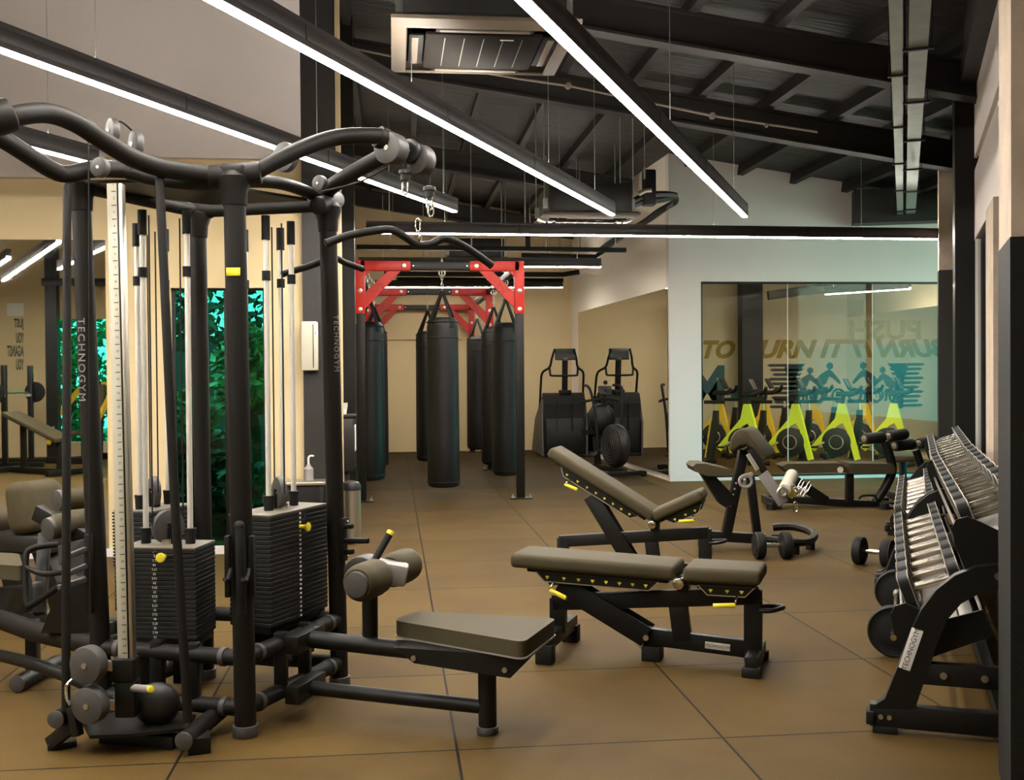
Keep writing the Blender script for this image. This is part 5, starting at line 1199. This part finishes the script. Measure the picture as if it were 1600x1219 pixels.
def spin_bike(label, pos, rz, frame, group):
    t = thing('spin_bike', label, 'exercise bike', pos, rz, group)
    def add(nm, mtl, f, par=t, **k_): mb = MB(); f(mb); return mb.build(nm, mtl, par, world=False, **k_)
    def P2(pts, th): return lambda mb: mb.poly([(x, -0, z) for x, z in pts], (0, th, 0))
    add('main_frame', frame, P2([(.13, .90), (.22, .90), (.26, .76), (.43, .10), (.36, .08), (.245, .52), (.19, .62), (.12, .58), (-.22, .20), (-.29, .25), (.08, .68)], .075), bevel=.012)
    add('rear_frame', M_['dplastic'], P2([(-.46, .08), (-.36, .08), (-.27, .62), (-.27, .80), (-.34, .80), (-.36, .62)], .07), bevel=.008)
    add('frame_stripe', M_['amber'], P2([(-.475, .10), (-.455, .10), (-.365, .66), (-.385, .66)], .074))
    add('seat_post', M_['steel'], lambda mb: mb.cyl((-.305, 0, .78), (-.31, 0, .92), .018))
    add('saddle', M_['leather'], lambda mb: mb.poly(rounded([Vector((-.47, -.085, .925)), Vector((-.17, -.02, .925)), Vector((-.17, .02, .925)), Vector((-.47, .085, .925))], .03), (0, 0, .05)), bevel=.015)
    add('flywheel', M_['dplastic'], lambda mb: mb.cyl((.10, -.045, .34), (.10, .045, .34), .21, n=32, bevel=.012))
    add('flywheel_trim', M_['steel'], lambda mb: mb.torus((.10, -.05, .34), YA, .10, .007, 26, 6))
    for s in (-1, 1):
        cr = add('crank', M_['steel'], lambda mb: mb.beam((-.06, s*.08, .34), (-.06+s*.12, s*.08, .27), .015, .03))
        add('pedal', M_['rubber'], lambda mb: mb.box((-.06+s*.13, s*.125, .265), (.09, .07, .025), bevel=.006), cr)
    add('stem', M_['dplastic'], lambda mb: mb.cyl((.18, 0, .88), (.20, 0, 1.02), .03))
    add('handlebar', M_['rubber'], lambda mb: (mb.tube([(.42, -.12, 1.10), (.36, -.18, 1.05), (.18, -.20, 1.03), (.15, -.08, 1.04), (.15, .08, 1.04), (.18, .20, 1.03), (.36, .18, 1.06), (.42, .12, 1.14)], .026, 8), mb.box((.22, 0, 1.04), (.24, .09, .07), bevel=.01)))
    cs = add('console', M_['dplastic'], lambda mb: mb.box((.26, 0, 1.18), (.03, .19, .18), (0, -.5, 0), .01))
    add('console_screen', M_['screen2'], lambda mb: mb.box((.2455, 0, 1.188), (.006, .16, .15), (0, -.5, 0)), cs)
    for x, wd in ((-.43, .5), (.40, .46)): add('floor_bar', M_['black'], lambda mb: mb.box((x, 0, .045), (.07, wd, .05), bevel=.012)); add('rubber_foot', M_['rubber'], lambda mb: (mb.box((x, -wd*.45, .011), (.07, .05, .022)), mb.box((x, wd*.45, .011), (.07, .05, .022))))
    return t
M_['screen2'] = mat('bike_console_screen', (.10, .14, .12), .2, var=.1)
gb, g2 = 'lime framed spin bikes in the front row', 'spin bikes in the rear row, amber light put into the frames'
aw = rad(-32)-PSI
for i, (px_, lb) in enumerate(((1150, 'lime spin bike behind the glass, leftmost of the front row'), (1225, 'lime spin bike second from the left in the front row'), (1297, 'lime spin bike third from the left in the front row'), (1377, 'lime spin bike at the right end of the front row'))):
    p = Z(px_, 727)
    if i == 0: sb = spin_bike(lb, p, aw, M_['lime'], gb)
    else: dup(sb, p, aw, lb)
for i, (px_, lb) in enumerate(((1108, 'amber spin bike leftmost of the rear row, beside the glass frame'), (1178, 'amber spin bike in the rear row, in front of the black column'), (1256, 'amber spin bike third along the rear row'), (1334, 'amber spin bike at the right end of the rear row by the mirror'))):
    p = Z(px_, 715)
    if i == 0: sb = spin_bike(lb, p, aw, M_['amber'], g2)  # differing light on the rear row put into the amber frame colour
    else: dup(sb, p, aw, lb)

a, b = at_y(1442, 515, YBLK-.003), at_y(1330, 515, YBLK-.003); z0_, z1_ = at_y(1385, 500, YBLK).z, at_y(1385, 531, YBLK).z
yg = YBLK+.05+.0075
a.y = b.y = yg
text_fit('window_lettering', 'PUSH', M_['painted_refl'], a, b, (z0_+z1_)/2, z0_-z1_, None, 'faint reflection of the word PUSH painted on the right glass pane of the spinning room', 'lettering', 0, .03)  # word reflected in the glass, painted onto the pane

# ================================================================== CARDIO CORNER
p = Z(882, 714); cl = thing('stair_climber', 'black stair climbing machine with bent handrails in the back corner', 'stair climber', p)
def add(nm, mtl, f, par=cl, **k_): mb = MB(); f(mb); return mb.build(nm, mtl, par, world=False, **k_)
add('housing', M_['char'], lambda mb: mb.poly([(0, 0, .05), (0, -.06, .9), (0, 0, 1.03), (0, .12, 1.05), (0, .9, .55), (0, 1.15, .3), (0, 1.15, .05)], (.68, 0, 0)), bevel=.02)
add('lower_cover', M_['black'], lambda mb: mb.box((0, -.045, .36), (.62, .03, .6), (-.07, 0, 0), .01))
mb = MB()
for x in (-.13, .13): mb.box((x, -.06, .68), (.006, .04, .5), (-.07, 0, 0))
mb.box((0, -.062, .86), (.64, .02, .006)); mb.build('panel_gap', M_['rubber'], cl, world=False)
for s in (-1, 1):
    add('side_skirt', M_['plastic'], lambda mb: mb.poly([(s*.36, -.07, .02), (s*.37, -.05, .55), (s*.35, .05, .95), (s*.35, .9, .6), (s*.37, 1.2, .05)], (.03, 0, 0)), bevel=.008)
    add('handrail', M_['rubber'], lambda mb: mb.tube([(s*.36, .3, .80), (s*.355, .2, 1.18), (s*.34, .12, 1.38), (s*.235, .02, 1.47), (s*.20, -.03, 1.62), (s*.155, -.06, 1.77)], .019, 10))
    add('handrail_brace', M_['rubber'], lambda mb: mb.tube([(s*.235, .02, 1.47), (s*.225, .0, 1.36), (s*.2, 0, 1.335), (0, 0, 1.33)], .017, 8))
for i in range(5): add('step', M_['rubber'], lambda mb: mb.box((0, .35+i*.17, .95-i*.17), (.5, .2, .03), bevel=.005))
add('console_column', M_['char'], lambda mb: (mb.beam((.02, .06, 1.0), (.02, -.0, 1.60), .09, .07, up=YA, bevel=.012), mb.box((.02, .03, 1.06), (.2, .12, .07), bevel=.012)))
cs = add('console', M_['dplastic'], lambda mb: mb.box((.02, -.03, 1.68), (.34, .05, .19), (-.2, 0, 0), .015))
add('console_back', M_['plastic'], lambda mb: mb.box((.02, -.06, 1.60), (.08, .03, .05), (-.2, 0, 0), .008), cs)
add('base_foot', M_['black'], lambda mb: mb.box((0, .5, .025), (.66, 1.2, .05), bevel=.008))

p = Z(948, 741); ab = thing('air_bike', 'black exercise bike with a caged fan wheel before the corridor mirror', 'exercise bike', p, rad(-66)-PSI)
def add2(nm, mtl, f, par=ab, **k_): mb = MB(); f(mb); return mb.build(nm, mtl, par, world=False, **k_)
fn_ = add2('fan_housing', M_['dplastic'], lambda mb: mb.cyl((.24, -.085, .40), (.24, .085, .40), .29, n=36, bevel=.05))
mb = MB()
for k_ in range(5):
    for s in (-1, 1): mb.torus((.24, s*(.09-.001*k_), .40), YA, .06+.045*k_, .004, 30, 5)
mb.build('fan_cage', M_['plastic'], fn_, world=False)
add2('frame', M_['black'], lambda mb: (mb.beam((.5, 0, .08), (-.5, 0, .08), .07, .07), mb.beam((-.25, 0, .1), (-.30, 0, .5), .07, .08, up=XA), mb.beam((.1, 0, .5), (-.28, 0, .35), .06, .08), mb.beam((.52, -.26, .05), (.52, .26, .05), .07, .06), mb.beam((-.5, -.26, .05), (-.5, .26, .05), .07, .06)))
for x, y in ((.52, -.27), (.52, .27), (-.5, -.27), (-.5, .27)): add2('rubber_foot', M_['rubber'], lambda mb: mb.cyl((x, y, 0), (x, y, .07), .04, n=14))
add2('shroud', M_['leather'], lambda mb: mb.sphere((-.12, 0, .73), .2, (.75, .95, 1.15)))
add2('seat', M_['leather'], lambda mb: mb.poly(rounded([Vector((-.52, -.13, .545)), Vector((-.22, -.05, .56)), Vector((-.22, .05, .56)), Vector((-.52, .13, .545))], .05), (0, 0, .06)), bevel=.02)
for s in (-1, 1):
    add2('swing_handle', M_['rubber'], lambda mb: mb.tube([(.08, s*.17, .3), (.06, s*.2, .8), (.02, s*.24, 1.1), (-.06, s*.25, 1.19), (-.2, s*.22, 1.2)], .019, 10))
    cr = add2('crank', M_['steel'], lambda mb: mb.beam((.02, s*.12, .34), (.02+s*.14, s*.13, .25), .015, .03)); add2('pedal', M_['rubber'], lambda mb: mb.box((.02+s*.15, s*.18, .245), (.1, .08, .025), bevel=.005), cr)
add2('fixed_handle', M_['rubber'], lambda mb: mb.tube([(-.2, -.28, .97), (-.08, -.2, 1.0), (-.05, 0, 1.02), (-.08, .2, 1.0), (-.2, .28, .97)], .018, 10))
add2('console_post', M_['black'], lambda mb: mb.cyl((-.05, 0, .9), (-.02, 0, 1.15), .022))
add2('console', M_['dplastic'], lambda mb: mb.box((-.03, 0, 1.13), (.04, .2, .13), (0, -.2, 0), .012)); add2('console_knob', M_['rubber'], lambda mb: mb.sphere((-.02, 0, 1.24), .03))

# ================================================================== SEEN IN THE LEFT MIRROR: behind and beside the camera
yb = YREAR+.004
def vy(x, y): # point of the rear wall that the mirror shows at this place
    p = PL(x, y, Vector((0, 2*YW-.04-yb, 0)), YA); return Vector((p.x, yb, p.z))
for i, (s, xl, y0, y1) in enumerate((('JUST', 22, 497, 517), ('YOU', 25, 519, 537), ('AGAINST', 11, 539, 558), ('YOU', 25, 560, 579))):
    a, b = vy(37, y0), vy(xl, y0); z0_, z1_ = vy(30, y0).z, vy(30, y1).z
    text_fit('wall_lettering', s, M_['inkgreen'], a, b, (z0_+z1_)/2, (z0_-z1_)*.93, None, 'wall word %s, %s line of the slogan shown reversed in the left mirror' % (s, ('top', 'second', 'third', 'bottom')[i]), 'lettering', 0, .03, 'slogan on the rear wall')
a, b = vy(37, 474), vy(11, 494); mb = MB(); mb.box(((a.x+b.x)/2, yb, (a.z+b.z)/2), (abs(b.x-a.x), .006, a.z-b.z)); tag(mb.build('wall_poster', M_['paper']), 'plain white poster above the slogan shown in the left mirror', 'poster')
g = virt(30, 722, 16.8); t = thing('squat_rack', 'black squat rack reflected in the left mirror below the slogan', 'squat rack', (g.x, g.y, 0))
pa, pb = virt(7, 640, 16.5), virt(48, 640, 17.3)
for p in (pa, pb):
    mb = MB(); mb.box((p.x, p.y, .79), (.075, .075, 1.54), bevel=.005); po = mb.build('upright', M_['black'], t)
    mb = MB(); mb.box((p.x, p.y+.1, 1.09), (.05, .16, .04), bevel=.004); mb.build('bar_hook', M_['cream'], po)
v = (pb-pa); v.z = 0; v.normalize(); u = Vector((-v.y, v.x, 0))
mb = MB()
for p in (pa, pb): mb.beam(Vector((p.x, p.y, .04))-u*.6, Vector((p.x, p.y, .04))+u*.6, .07, .07)
mb.beam(Vector((pa.x, pa.y, .04))-u*.55, Vector((pb.x, pb.y, .04))-u*.55, .06, .06); mb.build('base_frame', M_['black'], t)
t = thing('barbell', 'loaded barbell resting on the squat rack, reflected in the left mirror', 'barbell', (pa+pb)/2)
q0 = Vector((pa.x, pa.y+.12, 1.135))-v*.42; q1 = Vector((pb.x, pb.y+.12, 1.135))+v*.42
mb = MB(); mb.cyl(q0, q1, .0145, n=14); mb.build('bar', M_['chrome'], t)
for q, s in ((q0, 1), (q1, -1)): mb = MB(); c = q+v*s*.2; mb.cyl(c-v*.02, c+v*.02, .165, n=32, bevel=.008); mb.cyl(c-v*.03, c+v*.03, .06, n=20); mb.build('plate', M_['rubber'], t)
a, b = virt(16, 646, 15.6), virt(100, 688, 15.0); t = thing('incline_bench', 'long grey incline bench reflected in the left mirror before the squat rack', 'weight bench', ((a.x+b.x)/2, (a.y+b.y)/2, 0))
mb = MB(); mb.beam(a, b, .3, .07, bevel=.02); mb.build('back_pad', M_['pad'], t)
mb = MB(); f0, f1 = Vector((a.x, a.y, .05)), Vector((b.x, b.y, .05)); mb.beam(f0, f1, .07, .08); mb.beam(f0.lerp(f1, .25), a.lerp(b, .25)-UP*.05, .06, .08, up=XA); mb.beam(f1.lerp(f0, .08), b.lerp(a, .08)-UP*.05, .06, .08, up=XA); w_ = (f1-f0).normalized(); w_ = Vector((-w_.y, w_.x, 0)); mb.beam(f0-w_*.28, f0+w_*.28, .07, .08); mb.beam(f1-w_*.28, f1+w_*.28, .07, .08); mb.build('frame', M_['black'], t)
g = virt(138, 705, 17.6); t = thing('plate_loaded_machine', 'black machine with yellow arms reflected before the green window', 'weight machine', (g.x, g.y, 0), 1.9)
for nm, mtl, f in (('base_frame', M_['black'], lambda mb: (mb.beam((-.6, 0, .05), (.6, 0, .05), .08, .1), mb.beam((-.5, -.4, .05), (-.5, .4, .05), .08, .1), mb.beam((.5, -.4, .05), (.5, .4, .05), .08, .1), mb.beam((-.3, 0, .05), (-.35, 0, 1.3), .08, .1, up=XA), mb.beam((.1, 0, .08), (.1, 0, .42), .08, .08, up=XA))),
                   ('lever_arm', M_['amber'], lambda mb: (mb.beam((-.35, -.3, 1.25), (.25, -.38, .75), .06, .08), mb.beam((-.35, .3, 1.25), (.25, .38, .75), .06, .08), mb.beam((-.35, -.32, 1.25), (-.35, .32, 1.25), .07, .07), mb.beam((.25, -.38, .75), (.5, -.38, .3), .05, .06), mb.beam((.25, .38, .75), (.5, .38, .3), .05, .06))),
                   ('seat_pad', M_['pad'], lambda mb: mb.box((.12, 0, .47), (.4, .36, .08), bevel=.025)), ('back_pad', M_['pad'], lambda mb: mb.box((-.2, 0, .95), (.09, .36, .6), (0, -.15, 0), .03))):
    mb = MB(); f(mb); mb.build(nm, mtl, t, world=False)
# -- padded bench standing between the cable machine and the mirror
def pads(label, px_, d, rz, cat='leg machine'):
    g = Z(px_, 585+2298/d); t = thing('leg_curl_machine', label, cat, g, rz)
    def A(nm, mtl, f, par=t, **k_): mb = MB(); f(mb); return mb.build(nm, mtl, par, world=False, **k_)
    A('base_frame', M_['black'], lambda mb: (mb.beam((-.7, 0, .05), (.55, 0, .05), .09, .1), mb.beam((-.65, -.3, .05), (-.65, .3, .05), .08, .09), mb.beam((.5, -.3, .05), (.5, .3, .05), .08, .09), mb.beam((-.1, 0, .08), (-.22, 0, .50), .09, .12, up=XA), mb.beam((.18, 0, .08), (.02, 0, .48), .08, .1, up=XA)))
    A('seat_frame', M_['dplastic'], lambda mb: mb.box((-.05, 0, .48), (.42, .22, .10), bevel=.02))
    A('backrest_pad', M_['pad'], lambda mb: mb.box((-.02, 0, .67), (.18, .28, .28), (0, -.12, 0), .06, 5), sharp=60)
    A('front_pad', M_['pad'], lambda mb: mb.box((-.40, 0, .60), (.34, .30, .12), (0, .25, 0), .05, 5), sharp=60)
    A('warning_label', M_['yellow'], lambda mb: mb.poly([(-.20, -.112, .50), (-.17, -.112, .50), (-.185, -.112, .525)], (0, .002, 0)))
    return t
pads('padded leg curl machine between the cable machine and the big mirror', 62, 5.75, rad(-20)-PSI)
